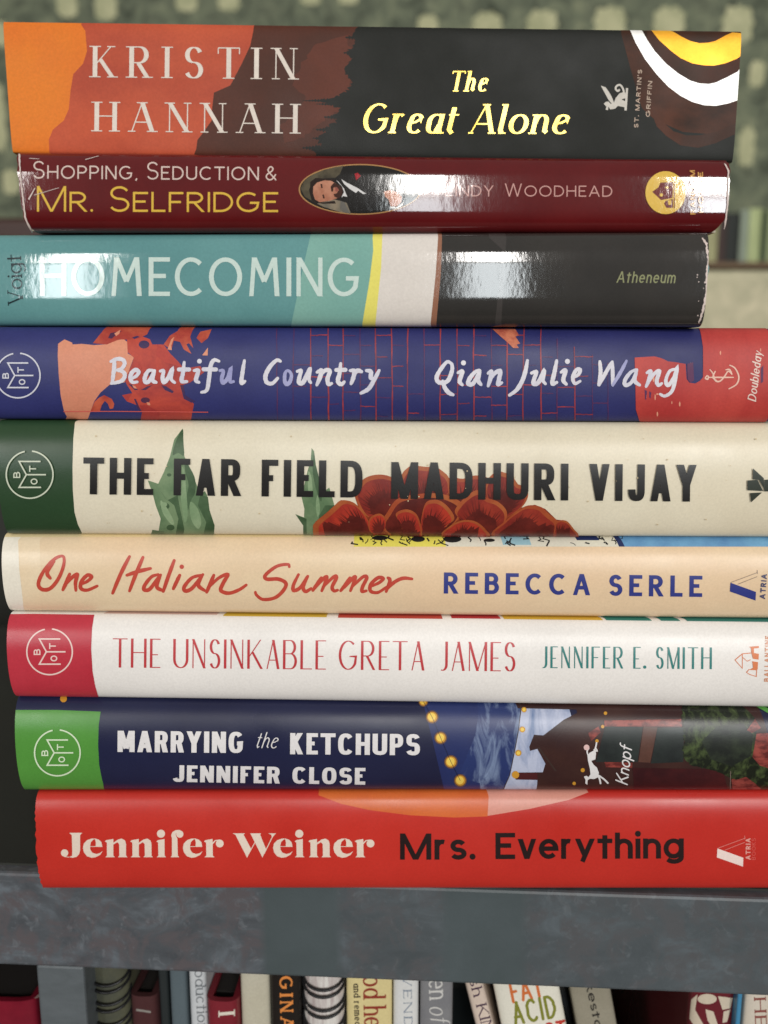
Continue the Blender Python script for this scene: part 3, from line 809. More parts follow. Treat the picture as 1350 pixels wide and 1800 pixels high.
tooth = rough_edge([(628, 46), (620, 60), (624, 76), (610, 88), (616, 104), (604, 118), (612, 134), (618, 150), (606, 162), (590, 170), (566, 178), (596, 190), (586, 204), (592, 214), (570, 224), (576, 234), (556, 244), (564, 254), (544, 262), (556, 270)], 4.5, 3)
trees = [[spire(x, y, L, w)] for x, y, L, w in ((604, 66, 36, 9), (600, 93, 44, 12), (610, 120, 30, 8), (528, 177, 84, 7), (552, 183, 60, 6), (566, 206, 44, 9), (552, 228, 44, 10), (546, 243, 36, 7), (528, 260, 44, 9))]
blackp = band(tooth, [(1340, 40), (1340, 280)])
glow = rough_edge([(612, 60), (560, 76), (530, 110), (516, 150), (540, 172), (520, 196), (490, 222), (500, 250), (540, 240), (575, 205), (605, 190), (625, 120), (612, 60)], 5, 8)
ORG = (1030, 40); KK = 4.821
swirl = Z([(560, 700), (640, 830), (740, 920), (850, 955), (960, 955), (1100, 925), (1330, 830), (1330, 960), (1250, 950), (1100, 1020), (950, 1060), (800, 1040), (680, 960), (600, 880), (565, 790)], ORG, KK)
rightglow = band([(1092, 60), (1108, 120), (1128, 190), (1150, 210), (1200, 232), (1250, 236), (1330, 232)], [(1331, 40), (1331, 228)])
inner = Z([(480, -1), (520, 150), (600, 260), (700, 370), (800, 450), (900, 500), (1040, 525), (1160, 485), (1330, 390), (1330, -1)], ORG, KK)
white = Z([(366, -1), (370, 60), (420, 170), (500, 310), (600, 440), (700, 545), (800, 620), (900, 672), (1000, 700), (1100, 705), (1200, 685), (1330, 645), (1330, 395), (1285, 415), (1200, 460), (1100, 507), (1040, 520), (960, 515), (880, 490), (780, 430), (680, 350), (580, 240), (520, 150), (470, 60), (466, -1)], ORG, KK)
gold = Z([(546, -1), (550, 65), (620, 150), (720, 240), (800, 300), (900, 345), (1000, 362), (1080, 365), (1180, 345), (1330, 285), (1330, 92), (1240, 85), (1180, 110), (1100, 155), (1040, 170), (960, 175), (880, 155), (800, 115), (750, 85), (710, 65), (706, -1)], ORG, KK)
bk.decal('cover_illustration', [
    ([[salmon]], ink('salmon_print', (200, 92, 62), f, (178, 76, 54), 18, (1, 1, 2))),
    ([[brown]], ink('brown_print', (78, 46, 36), f, (92, 50, 38), 25)),
    ([[glow]], ink('rust_print', (92, 50, 38), f, (104, 54, 40), 30)),
    ([[blackp]]+trees, black),
    ([[rightglow]], ink('smoke_print', (48, 32, 24), f, (86, 48, 32), 55, (1, 1, 1.6), .35, .65)),
    ([[swirl]], ink('ring_print', (64, 40, 30), f, (84, 48, 34), 40)),
    ([[inner]], ink('inner_print', (76, 42, 30), f, (58, 40, 30), 50)),
    ([[white]], ink('silver_foil', (252, 250, 246), f, rough=0.5, metal=0.35)),
    ([[gold]], ink('amber_foil', (255, 190, 62), f, (250, 158, 34), 40, rough=0.4, metal=0.3))])
bk.decal('author_lettering', [(text('KRISTIN', (163, 136), (520, 140), 55, 8.2, 2.0, 2.0, gap=26, serif=0.11, space=.3)+text('HANNAH', (166, 231), (523, 235), 52, 8.2, 2.0, 2.0, gap=22, serif=0.11), ink('cream_print', (226, 214, 202), f))])
foil = ink('gold_foil', (246, 222, 126), f, (214, 180, 84), 70, rough=0.32, metal=0.8)
IT = {'e': (.46, 'n .04 .34 .24 .38 .44 .5 a .25 .46 .19 .18 5 170 a .25 .24 .24 .24 165 320'),
      'a': (.46, 'n .44 .6 a .26 .4 .26 .24 60 180 a .2 .2 .2 .2 180 300 .42 .3|k .46 .64 .43 .1 .5 0'),
      'n': (.46, 'k .03 .64 0 0|n .02 .36 a .24 .44 .18 .2 165 0 .42 .1 .5 .02'), 'h': (.46, 'k .03 1 0 0|n .02 .36 a .24 .44 .18 .2 165 0 .4 .1 .5 .02'),
      'l': (.06, 'k .03 1 0 .1 .08 0'), 't': (.24, 'k .1 .9 .06 .12 .14 0 .22 .06|n -.06 .64 .24 .64'), 'r': (.3, 'k .03 .64 0 0|n .02 .36 a .2 .42 .17 .22 165 50')}
bk.decal('title_lettering', [(text('The', (790, 161), (856, 161), 36, 5.6, 2.0, 2.0, gap=5, slant=.2, serif=.06, over=IT, xh=.64)
    + text('Great', (634, 234), (800, 235), 52, 8.0, 2.6, 2.4, gap=6, slant=.2, serif=.055, over=IT, xh=.64)
    + text('Alone', (823, 235), (998, 236), 52, 8.0, 2.6, 2.4, gap=6, slant=.2, serif=.06, over=IT, xh=.64), foil)])
grif = [[Z([(125, 535), (165, 548), (195, 590), (215, 625), (228, 655), (240, 690), (215, 685), (190, 655), (160, 600)], ORG, KK),
         Z([(150, 690), (165, 672), (188, 668), (210, 690), (236, 680), (250, 640), (285, 598), (320, 590), (338, 600), (336, 640), (300, 650), (332, 668), (334, 720), (300, 712), (268, 706), (245, 730), (205, 736), (190, 712), (185, 742), (165, 738), (172, 712)], ORG, KK),
         Z([(338, 555), (356, 555), (344, 745), (324, 745)], ORG, KK)] + ribbon(catmull(Z([(322, 600), (312, 560), (290, 530), (262, 535), (250, 560), (268, 580), (285, 566)], ORG, KK)), [1.7]*49)]
bk.decal('publisher_emblem', [(grif, ink('pale_print', (206, 200, 190), f))])
bk.decal('publisher_lettering', [(text("ST. MARTIN'S", (1121.5, 225), (1128.5, 123), 7.6, 1.5, gap=2.6)+text('GRIFFIN', (1142, 206), (1146.5, 143), 7.6, 1.5, gap=2.6), ink('buff_print', (190, 168, 150), f))])

# ---- 2 glossy dark red paperback
bk = lying(1, 32, 1281, 0.001, -0.15, 0.0066, 3.6, 0.126, 0.0006)
j1 = lambda a, y: -0.0016*max(0, (0.28-a)/0.28)**2*2.2 - (0.0006 if a > .93 else 0) + 0.00012*math.sin(a*40)
j0 = lambda a, y: 0.0011*(1-a) + 0.0018*max(0, (0.2-a)/0.2)**2 + 0.00015*math.sin(a*33)
bk.bend = lambda u: 0.00005*math.sin(u*70)
bk.body('book', 'glossy dark red paperback with an oval portrait, second from the top', 'book', ink('dark_red_print', (98, 24, 26), GLOSS, (88, 20, 23), 30), GROUP, False, j0, j1)
pk = ink('pinkish_print', (218, 196, 186), GLOSS)
gd = ink('gold_print', (222, 182, 72), GLOSS)
bk.decal('title_lettering', [(text('Shopping, Seduction', (58, 314), (455, 317), 31, 2.5, gap=4.6, sc=.76, space=.22)+text('&', (466, 317), (486, 317), 25, 2.3), pk),
    (text('Mr. Selfridge', (65, 372), (489, 373), 45, 3.9, gap=6, sc=.78, space=.3), gd)])
bk.decal('author_lettering', [(text('Lindy Woodhead', (782, 345), (1076, 346), 23, 1.9, gap=4.5, sc=.84, space=.4), ink('dusty_print', (206, 158, 150), GLOSS))])
ocx, ocy = 633, 333
ell = disc(ocx, ocy, 108, 44.5, 60)
o3 = (510, 275); k3 = 4.22
def inell(p, m=0.97):
    dx, dy = (p[0]-ocx)/(108*m), (p[1]-ocy)/(44.5*m); r = math.hypot(dx, dy)
    return p if r <= 1 else (ocx+dx/r*108*m, ocy+dy/r*44.5*m)
def O3(pts): return [inell(p) for p in Z(pts, o3, k3)]
bk.decal('portrait', [
    ([[ell]], ink('tan_rim', (176, 132, 84), GLOSS)),
    ([[disc(ocx, ocy, 105.5, 42.5, 60)]], ink('suit_black', (30, 28, 27), GLOSS)),
    ([[O3([(90, 180), (160, 130), (240, 95), (330, 75), (395, 70), (370, 130), (335, 160), (240, 165), (160, 190), (140, 250), (160, 330), (200, 350), (110, 300), (70, 240)])]], ink('room_olive', (92, 84, 66), GLOSS, (60, 54, 44), 200)),
    ([[O3([(200, 350), (330, 320), (370, 330), (420, 345), (450, 425), (380, 415), (250, 375)])]], ink('stone_grey', (140, 126, 106), GLOSS, (110, 104, 92), 250)),
    ([[O3([(150, 190), (190, 160), (250, 165), (330, 170), (320, 195), (180, 215), (165, 260), (175, 320), (220, 345), (330, 330), (340, 350), (240, 352), (170, 335), (148, 270)])]], ink('hair_dark', (40, 28, 24), GLOSS)),
    ([[O3([(172, 225), (200, 195), (255, 178), (305, 182), (345, 205), (372, 235), (375, 270), (350, 310), (300, 328), (220, 340), (185, 320), (170, 275)])]], ink('skin', (196, 138, 112), GLOSS, (172, 112, 88), 260)),
    ([[O3([(225, 205), (238, 205), (242, 235), (230, 235)])], [O3([(238, 285), (250, 282), (258, 310), (246, 314)])], [O3([(300, 225), (325, 195), (365, 215), (390, 240), (388, 285), (360, 312), (330, 300), (322, 280), (345, 275), (362, 250), (345, 228), (322, 232), (318, 262), (306, 262)])]], ink('beard_brown', (62, 36, 28), GLOSS)),
    ([[O3([(333, 228), (355, 236), (355, 262), (336, 258)])]], ink('lips', (150, 84, 74), GLOSS)),
    ([[O3([(340, 175), (360, 190), (400, 240), (415, 280), (425, 300), (395, 295), (380, 305), (400, 265), (385, 225)])], [O3([(380, 170), (420, 195), (500, 235), (565, 278), (540, 280), (505, 255), (488, 272), (440, 240), (400, 205)])]], ink('shirt_white', (216, 214, 212), GLOSS)),
    ([[O3([(478, 130), (500, 122), (525, 145), (510, 160), (490, 178)])]], ink('rose_red', (160, 30, 40), GLOSS)),
    ([[O3([(375, 330), (400, 340), (445, 425), (400, 415), (370, 390)])]], ink('waistcoat', (104, 100, 94), GLOSS)),
    ([[O3([(695, 262), (740, 250), (790, 265), (830, 300), (825, 340), (790, 372), (745, 370), (730, 320), (705, 300)])]], ink('hand_skin', (205, 150, 124), GLOSS, (180, 120, 96), 300)),
    ([[O3([(738, 372), (790, 378), (835, 345), (845, 320), (838, 360), (800, 388), (745, 386)])]], ink('cuff_white', (220, 216, 210), GLOSS))])
house = [[Z([(290, 325), (345, 285), (365, 240), (480, 235), (480, 300), (475, 380), (370, 400), (345, 375)], (1090, 275), 5.19)], [Z([(398, 430), (415, 405), (480, 390), (480, 470), (420, 470)], (1090, 275), 5.19)], [Z([(487, 235), (496, 235), (496, 475), (487, 475)], (1090, 275), 5.19)]]
bk.decal('publisher_emblem', [([[disc(1169.5, 339, 35.5, 37.5, 40)]], ink('yellow_gold', (226, 186, 84), GLOSS)), (house, ink('emblem_red', (110, 34, 34), GLOSS)),
    ([[disc(1162, 343, 3)], [disc(1172, 330, 3, 2)], [Z([(430, 405), (465, 400), (465, 440), (440, 445)], (1090, 275), 5.19)]], ink('yellow_gold_b', (226, 186, 84), GLOSS))])
bk.decal('publisher_lettering', [(text('RANDOM', (1222, 377), (1221, 300), 9, 1.8, gap=3)+text('HOUSE', (1236, 374), (1235, 303), 9, 1.8, gap=4.5), ink('gold_small', (214, 160, 90), GLOSS))])
scuff = ink('scuff_white', (214, 196, 188), MATT)
g = [[rough_edge([(33, 272), (35, 300), (39, 340), (44, 385), (56, 408)], .6)+rough_edge([(58, 407), (47, 384), (41.5, 340), (37, 300), (36, 272)], .6)],
     [[(60, 343), (104, 330), (104.5, 330.7), (60, 344)]], [[(52, 279), (70, 280), (70, 280.7), (52, 280)]], [[(150, 281), (174, 275), (174.5, 275.6), (151, 282)]], [[(50, 350), (62, 330), (63, 331), (52, 352)]],
     [rough_edge([(1276, 290), (1281, 300), (1280, 360), (1275, 402)], .5)+rough_edge([(1272, 402), (1277, 360), (1278.5, 300), (1272, 288)], .5)]]
bk.decal('worn_edge', [(g, scuff)])

# ---- 3 glossy teal and charcoal hardcover
bk = lying(2, -46, 1243, -0.0005, -2.2, 0.0062, 3.5, 0.15, 0.0028)
rj = random.Random(11); jt = [rj.uniform(-1, 1) for _ in range(80)]
j1 = lambda a, y: -0.0014*max(0, (0.42-a)/0.42)**1.5 - 0.0005*max(0, (a-.8)/.2) + 0.00035*jt[int(a*60) % 80]*(1 if a < .75 else .2)
bk.bend = lambda u: 0.00006*math.sin(u*55+1)
bk.body('book', 'glossy teal and charcoal hardcover with worn right end, third from the top', 'book', ink('teal_print', (102, 152, 152), GLOSS, (94, 144, 145), 20), GROUP, True, None, j1)
bk.decal('cover_illustration', [
    ([[band([(545, 418), (535, 460), (512, 570)], [(680, 418), (680, 570)])]], ink('pale_teal_print', (132, 178, 166), GLOSS, (122, 170, 160), 20)),
    ([[band([(655, 418), (656, 440), (650, 490), (637, 568)], [(690, 418), (690, 568)])]], ink('lemon_print', (232, 222, 112), GLOSS)),
    ([[band([(672, 418), (670, 470), (660, 568)], [(775, 418), (765, 568)])]], ink('white_print', (222, 214, 206), GLOSS)),
    ([[band([(770, 418), (766, 480), (757, 568)], [(790, 418), (780, 568)])]], ink('tan_print', (150, 104, 82), GLOSS)),
    ([[band([(777, 418), (775, 480), (767, 568)], [(1330, 418), (1330, 568)])]], ink('charcoal_print', (56, 53, 50), GLOSS, (50, 48, 46), 30)),
    ([[band([(860, 418), (884, 440), (870, 568)], [(890, 418), (881, 568)])]], ink('charcoal_light', (66, 62, 60), GLOSS))])
HO = {'M': (.9, 't .06 0 .14 1|k .14 1 .45 .36|t .45 .36 .76 1|k .76 1 .84 0')}
bk.decal('title_lettering', [(text('HOMECOMING', (70, 520), (632, 521), 68, 8.6, 7.6, gap=8.5, over=HO), ink('pale_mint_print', (204, 222, 214), GLOSS))])
bk.decal('author_lettering', [(text('Voigt', (41, 534), (37, 447), 27, 3.0, 1.8, gap=3.0, serif=.08), ink('slate_ink', (34, 50, 54), GLOSS))])
bk.decal('publisher_lettering', [(text('Atheneum', (1083, 497), (1186, 498), 20, 2.3, gap=2.8, slant=.16, xh=.7), ink('khaki_ink', (146, 148, 110), GLOSS))])
g = [[rough_edge([(1235, 418), (1243, 428), (1246, 455), (1244, 490), (1243, 520), (1236, 550), (1229, 568)], 1.2, 3)+rough_edge([(1227, 568), (1233, 548), (1240, 515), (1241, 480), (1243, 455), (1240, 430), (1233, 420)], 1.0, 3)]]
for k in range(14): g.append([disc(rj.uniform(1224, 1240), rj.uniform(480, 562), rj.uniform(.5, 1.3), k=7)])
bk.decal('worn_edge', [(g, scuff)])

# ---- 4 blue and red hardcover
bk = lying(3, -22, 1372, 0.0, 0.1, 0.0056, 2.3, 0.155)
blue = ink('blue_print', (50, 54, 110), MATT, (44, 46, 98), 14)
bk.body('book', 'deep blue and brick red hardcover with white brush lettering, fourth from the top', 'book', blue, GROUP)
OB = (90, 570); KB = 4.5
skin = Z([(55, 155), (105, 120), (165, 145), (170, 160), (240, 155), (340, 165), (440, 158), (520, 125), (575, 118), (620, 155), (605, 230), (655, 260), (640, 300), (610, 380), (580, 460), (460, 480), (390, 540), (340, 610), (312, 690), (320, 9999), (135, 9999), (125, 730), (100, 680), (75, 560), (60, 400), (52, 250)], OB, KB)
face = Z([(600, 110), (700, 90), (780, 118), (800, 160), (890, 160), (940, 230), (1010, 300), (1050, 350), (1180, 330), (1210, 380), (1100, 460), (1040, 480), (1060, 560), (1130, 630), (1150, 9999), (770, 9999), (760, 730), (700, 680), (680, 640), (600, 610), (640, 540), (600, 480), (580, 440), (620, 360), (655, 265), (605, 220)], OB, KB)
hair = [Z([(330, 150), (400, 65), (480, -1), (790, -1), (760, 80), (700, 110), (600, 122), (540, 120), (440, 160)], OB, KB), Z([(890, 160), (940, 90), (1000, 55), (1060, -1), (1150, -1), (1100, 100), (1125, 190), (1090, 150), (1070, 160), (1110, 235), (1050, 200), (1020, 140), (970, 130), (950, 200)], OB, KB), Z([(1150, 110), (1180, 60), (1270, 40), (1240, 110), (1190, 150)], OB, KB)]
ear = Z([(310, 690), (345, 610), (380, 580), (420, 560), (480, 590), (500, 630), (490, 665), (465, 670), (450, 630), (425, 605), (400, 640), (385, 690)], OB, KB)
redp = ink('face_red', (190, 74, 58), MATT, (150, 52, 54), 75, (1, 1, 1.4), .40, .70, dist=.7, detail=5)
hairred = ink('hair_red', (168, 62, 52), MATT, (196, 92, 66), 110, (1, 1, 1), .4, .6)
darkb = ink('shade_blue', (52, 46, 92), MATT, (84, 42, 66), 120)
peach = ink('peach_print', (222, 148, 118), MATT, (212, 136, 108), 30)
eyes = [[disc(90+735/4.5, 570+160/4.5, 9.5, 7)], [disc(90+745/4.5, 570+600/4.5, 8, 5)], [Z([(610, 470), (650, 480), (690, 520), (660, 520)], OB, KB)], [Z([(655, 590), (670, 590), (700, 660), (720, 690), (690, 675)], OB, KB)], [Z([(710, 520), (760, 490), (800, 482), (750, 520)], OB, KB)],
        [Z([(870, 480), (910, 490), (970, 530), (960, 545), (900, 520)], OB, KB)], [Z([(1020, 480), (1045, 480), (1060, 560), (1140, 610), (1110, 620), (1050, 590)], OB, KB)], [Z([(760, 380), (780, 370), (815, 420), (790, 440)], OB, KB)],
        [Z([(640, 105), (680, 92), (700, 100), (660, 118)], OB, KB)], [Z([(450, 110), (470, 70), (560, 55), (520, 80), (480, 115)], OB, KB)]]
glint = [[Z([(755, 615), (780, 620), (785, 640), (765, 638)], OB, KB)], [Z([(1195, 245), (1240, 185), (1238, 248)], OB, KB)], [Z([(500, 75), (550, 45), (540, 75), (515, 95)], OB, KB)], [Z([(920, 200), (950, 120), (975, 100), (950, 170), (955, 205)], OB, KB)], [Z([(640, 480), (665, 490), (680, 510), (655, 505)], OB, KB)]]
OR = (990, 570); KR = 3.75
redright = Z([(884, -1), (886, 25), (905, 60), (920, 150), (921, 260), (920, 350), (900, 372), (870, 390), (830, 385), (812, 360), (806, 262), (740, 250), (690, 245), (665, 232), (640, 222), (600, 212), (470, 220), (475, 400), (478, 560), (479, 9999), (1500, 9999), (1500, -1)], OR, KR)
brick = ink('brick_red_paint', (196, 74, 66), MATT, (176, 56, 54), 45, (1, 1, .35), .35, .65)
lay = [([[skin]], peach), ([[face]], redp), ([[h] for h in hair], hairred), ([[ear]], hairred), (eyes, darkb), (glint, peach)]
lay.append(([[Z([(840, 160), (940, 230), (1010, 300), (1050, 350), (1000, 330), (900, 300), (830, 250)], OB, KB)], [Z([(560, 560), (640, 545), (600, 610)], OB, KB)], [Z([(700, 640), (760, 640), (860, 700), (900, 9999), (780, 9999), (720, 690)], OB, KB)], [Z([(660, 300), (720, 330), (700, 400), (640, 420), (630, 350)], OB, KB)]], ink('face_shade_print', (160, 54, 52), MATT, (182, 66, 56), 70)))
vx = [487, 516, 546, 576, 604, 633, 661, 689, 717, 745, 774, 804, 833, 863, 892, 920.5, 950.5, 980, 1010, 1042, 1069]
rb = random.Random(21); strong, faint = [], []
def crook(a, b_, hw): 
    k = 8; pts = [(a[0]+(b_[0]-a[0])*t/k+rb.uniform(-.6, .6), a[1]+(b_[1]-a[1])*t/k+rb.uniform(-.5, .5)) for t in range(k+1)]
    return ribbon(pts, [hw*rb.uniform(.7, 1.2) for _ in pts])
for i, x in enumerate(vx):
    s = 2 <= i <= 18
    top = 578 if i < 17 else (596 + (i-17)*14)
    (strong if (s and i % 4 != 1) else faint).append(crook((x+rb.uniform(-1, 1), top), (x+rb.uniform(-2, 2), 738), 1.15 if s else .8))
    if i < len(vx)-1 and i > 0:
        y = 590+(i*17) % 34
        while y < 736:
            if rb.random() < .8 and not (i > 15 and y < 620):
                xe = vx[i+1]-(0 if rb.random() < .6 else 8)
                (strong if (s and rb.random() < .55) else faint).append(crook((x, y), (xe, y+rb.uniform(-1, 1)), .9))
            y += 35+rb.uniform(-3, 3)
lay.append((faint, ink('faint_mortar', (96, 48, 86), MATT, (70, 46, 96), 200)))
lay.append((strong, ink('red_mortar', (164, 62, 66), MATT, (120, 50, 72), 160)))
hand = [[Z([(865, 579), (905, 579), (912, 590), (906, 592), (914, 604), (908, 606), (912, 612), (902, 612), (893, 603), (880, 592)], (0, 0), 1)]]
lay.append((hand, ink('hand_print', (206, 122, 92), MATT, (160, 70, 60), 300)))
lay.append(([[redright]], brick))
fl = []
for (x, y, a, b_) in ((1035, 190, 3, 14), (545, 470, 3, 20), (605, 480, 3, 20), (620, 590, 4, 16), (767, 525, 4, 16), (715, 515, 2, 10), (1300, 170, 2, 12), (838, 260, 4, 6), (838, 300, 3, 12), (838, 355, 5, 6), (595, 360, 5, 20), (620, 460, 8, 5)):
    fl.append([disc(990+x/3.75, 570+y/3.75, a/3.75+.3, b_/3.75, 9)])
lay.append((fl, ink('flake_print', (228, 160, 132), MATT)))
lay.append(([[Z([(815, 262), (855, 250), (862, 370), (835, 385), (818, 360)], OR, KR)], [Z([(535, 430), (552, 440), (545, 500), (538, 490)], OR, KR)], [Z([(565, 440), (580, 450), (574, 490), (566, 480)], OR, KR)], [Z([(1300, 290), (1318, 270), (1316, 380), (1300, 390)], OR, KR)]], ink('dark_flake', (92, 46, 84), MATT)))
lay.append(([line([(112, 723), (200, 722.5), (366, 724)], .7)], ink('pink_line', (214, 96, 88), MATT)))
bk.decal('cover_illustration', lay)
wht = ink('brush_white', (226, 222, 226), MATT, (206, 204, 218), 60)
b1 = [[(112, 112), (108, 200), (92, 325)], [(80, 132), (130, 110), (185, 115), (205, 150), (180, 195), (130, 212)], [(140, 212), (195, 230), (205, 270), (170, 312), (82, 332)],
 [(265, 288), (310, 265), (332, 230), (308, 208), (272, 232), (256, 280), (275, 320), (320, 318)], [(470, 215), (425, 215), (395, 260), (388, 310), (420, 318), (455, 260), (475, 215)], [(478, 215), (458, 300), (492, 322)],
 [(530, 220), (560, 218), (550, 280), (565, 322), (605, 275), (638, 205), (630, 290), (662, 325)], [(748, 140), (736, 240), (725, 310), (772, 315)], [(700, 205), (792, 205)],
 [(838, 215), (876, 218), (855, 300), (882, 322)], [(887, 130)], [(1065, 130), (1020, 120), (990, 170), (975, 280), (955, 390), (905, 412)], [(925, 203), (1038, 205)], [(1297, 125), (1280, 230), (1270, 325), (1302, 312)]]
b1b = [[(1072, 215), (1105, 220), (1090, 290), (1105, 325), (1148, 280), (1172, 205), (1165, 310), (1197, 315)]]
b2 = [[(275, 130), (240, 122), (180, 180), (140, 260), (150, 320), (200, 332), (250, 285)], [(430, 222), (465, 215), (450, 270), (445, 322), (480, 325), (528, 235), (545, 205), (535, 290), (552, 325)],
 [(610, 230), (650, 215), (635, 280), (608, 345)], [(630, 270), (680, 215), (725, 220), (705, 290), (715, 340), (742, 332)], [(825, 150), (815, 240), (800, 310), (830, 340), (857, 318)], [(785, 210), (868, 208)],
 [(912, 215), (950, 220), (940, 280), (920, 335)], [(945, 250), (975, 215), (1015, 225)], [(1060, 215), (1100, 225), (1100, 280), (1125, 290)], [(1175, 215), (1130, 300), (1080, 380), (1010, 420)]]
b2b = [[(345, 215), (375, 250), (365, 310), (335, 340), (315, 310), (318, 240), (345, 215)]]
b3 = [[(215, 145), (180, 140), (110, 230), (90, 290), (120, 325), (190, 310), (230, 220), (230, 165), (215, 145)], [(145, 310), (165, 370), (200, 415), (240, 435)], [(285, 235), (325, 225), (300, 310), (325, 345)], [(335, 145)],
 [(485, 215), (440, 230), (390, 290), (380, 335), (420, 335), (460, 270), (485, 215)], [(485, 225), (468, 300), (495, 342)], [(560, 240), (590, 225), (580, 290), (560, 355)], [(570, 310), (620, 240), (670, 220), (660, 290), (650, 340), (685, 325)],
 [(918, 125), (900, 220), (870, 310), (820, 390), (755, 438)], [(955, 238), (1000, 225), (980, 290), (975, 335), (1020, 320), (1070, 220), (1060, 300), (1082, 335)], [(1185, 125), (1165, 230), (1145, 330), (1185, 322)], [(1225, 230), (1265, 215), (1245, 300), (1272, 338)], [(1283, 132)]]
b4 = [[(70, 350), (100, 330), (110, 300), (85, 302), (62, 350), (75, 390), (110, 375)], [(240, 245), (245, 320), (232, 400)], [(235, 400), (290, 300), (322, 248)], [(322, 250), (325, 330), (325, 402)],
 [(475, 300), (440, 320), (405, 370), (410, 402), (450, 380), (480, 312)], [(484, 300), (470, 370), (502, 400)], [(550, 320), (575, 312), (562, 370), (545, 410)], [(562, 380), (600, 325), (632, 310), (615, 370), (625, 402), (648, 390)],
 [(742, 295), (700, 310), (675, 370), (690, 402), (730, 350), (748, 290), (735, 370), (715, 440), (670, 472), (638, 460)]]
b4b = [[(325, 402), (380, 310), (415, 242)]]
wd = ink('brush_lilac', (168, 168, 206), MATT, (146, 146, 194), 90)
bk.decal('title_lettering', [(brush(b1, (180, 610), 5.192, 19)+brush(b2, (440, 610), 5.192, 20), wht), (brush(b1b, (180, 610), 5.192, 19)+brush(b2b, (440, 610), 5.192, 18), wd)])
bk.decal('author_lettering', [(brush(b3, (750, 610), 5.192, 20)+brush(b4, OR, KR, 13), wht), (brush(b4b, OR, KR, 12), wd)])
club_emblem(bk, 32, 660, 39, ink('emblem_white', (212, 212, 222), MATT))
anch = brush([[(945, 340), (935, 355), (950, 362), (955, 345), (945, 338)], [(960, 350), (1000, 350), (1050, 350), (1120, 350)], [(1095, 270), (1130, 290), (1155, 345), (1140, 395), (1090, 425)], [(965, 300), (985, 325), (1000, 370), (1030, 375), (1060, 345), (1085, 310), (1110, 330)], [(1000, 310), (985, 350), (1010, 372)], [(1070, 300), (1095, 300), (1110, 330)]], OR, KR, 5)
bk.decal('publisher_emblem', [(anch, ink('emblem_cream', (232, 190, 172), MATT))])
bk.decal('publisher_lettering', [(text('Doubleday', (1328, 706), (1339, 619), 15, 2.4, 1.5, gap=1.6, slant=.2, rnd=True, jit=.3), ink('letter_cream', (234, 208, 196), MATT))])

# ---- 5 cream hardcover with flower
bk = lying(4, -4, 1384, 0.0, 0.2, 0.0062, 2.3, 0.16)
bk.body('book', 'thick cream hardcover with green band and rust flower, in the middle of the stack', 'book', ink('cream_jacket', (228, 219, 196), SATIN, (222, 211, 186), 12), GROUP)
bk.decal('spine_band', [([[band([(-60, 740), (-60, 935)], [(132, 742), (129, 770), (127.5, 820), (128, 860), (131, 900), (137, 922), (144, 936)])]], ink('green_band', (46, 72, 46), SATIN, (42, 66, 42), 20))])
OF = (250, 740); KF = 3.375; OG = (540, 800); KG = 2.7
leafA = [Z([(240, 45), (245, 120), (250, 210), (290, 290), (320, 370), (345, 440), (372, 415), (385, 440), (400, 530), (430, 620), (460, 9999), (130, 9999), (110, 580), (80, 500), (62, 430), (33, 352), (95, 372), (130, 300), (165, 210), (190, 110)], OF, KF)]
leafB = [Z([(1005, 160), (1020, 180), (1030, 260), (1060, 380), (1075, 420), (1110, 395), (1140, 500), (1080, 600), (1010, 9999), (985, 9999), (955, 620), (908, 552), (960, 572), (962, 520), (945, 450), (980, 300), (1000, 230)], OF, KF)]
dl = [Z([(240, 48), (244, 120), (248, 205), (215, 190), (180, 200), (200, 120)], OF, KF), Z([(255, 240), (310, 330), (315, 420), (290, 470), (270, 530), (262, 460), (275, 380), (255, 300)], OF, KF), Z([(345, 440), (390, 450), (400, 530), (430, 620), (460, 9999), (360, 9999), (380, 600), (330, 500)], OF, KF),
      Z([(95, 400), (150, 470), (210, 440), (225, 520), (250, 640), (262, 9999), (225, 9999), (215, 580), (190, 500), (140, 460)], OF, KF), Z([(1020, 190), (1030, 260), (1060, 385), (1062, 480), (1030, 400), (1010, 280)], OF, KF), Z([(1140, 500), (1080, 600), (1030, 9999), (1008, 9999), (1050, 560), (1085, 500)], OF, KF), Z([(910, 555), (975, 580), (1010, 9999), (985, 9999), (955, 620)], OF, KF),
      disc(250+135/KF, 740+505/KF, 8, 6), disc(250+320/KF, 740+545/KF, 6, 7), disc(250+168/KF, 740+632/KF, 7, 5), disc(250+160/KF, 740+320/KF, 4, 3), Z([(60, 645), (130, 655), (200, 9999), (60, 9999)], OF, KF)]
ll = [Z([(225, 260), (250, 300), (262, 420), (270, 560), (250, 600), (232, 480), (220, 350)], OF, KF), Z([(285, 480), (330, 520), (350, 600), (330, 640), (290, 580)], OF, KF), Z([(110, 470), (150, 520), (190, 600), (170, 610), (120, 540)], OF, KF), disc(250+128/KF, 740+495/KF, 6, 4), disc(250+316/KF, 740+536/KF, 5, 4), Z([(985, 300), (1005, 340), (1010, 440), (985, 420)], OF, KF), Z([(1040, 440), (1055, 520), (1040, 570), (1030, 500)], OF, KF)]
outl = Z([(28, 345), (40, 315), (95, 270), (130, 238), (160, 213), (205, 218), (240, 240), (228, 205), (236, 160), (262, 118), (300, 100), (350, 92), (400, 104), (452, 92), (468, 68), (500, 50), (560, 55), (610, 58), (645, 78), (672, 108), (740, 112), (800, 96), (860, 112), (898, 78), (940, 84), (972, 96), (1000, 138), (1040, 152), (1048, 190), (1035, 225), (1012, 250), (1080, 235), (1130, 255), (1182, 305), (1230, 312), (1262, 345), (1282, 9999), (60, 9999)], OG, KG)
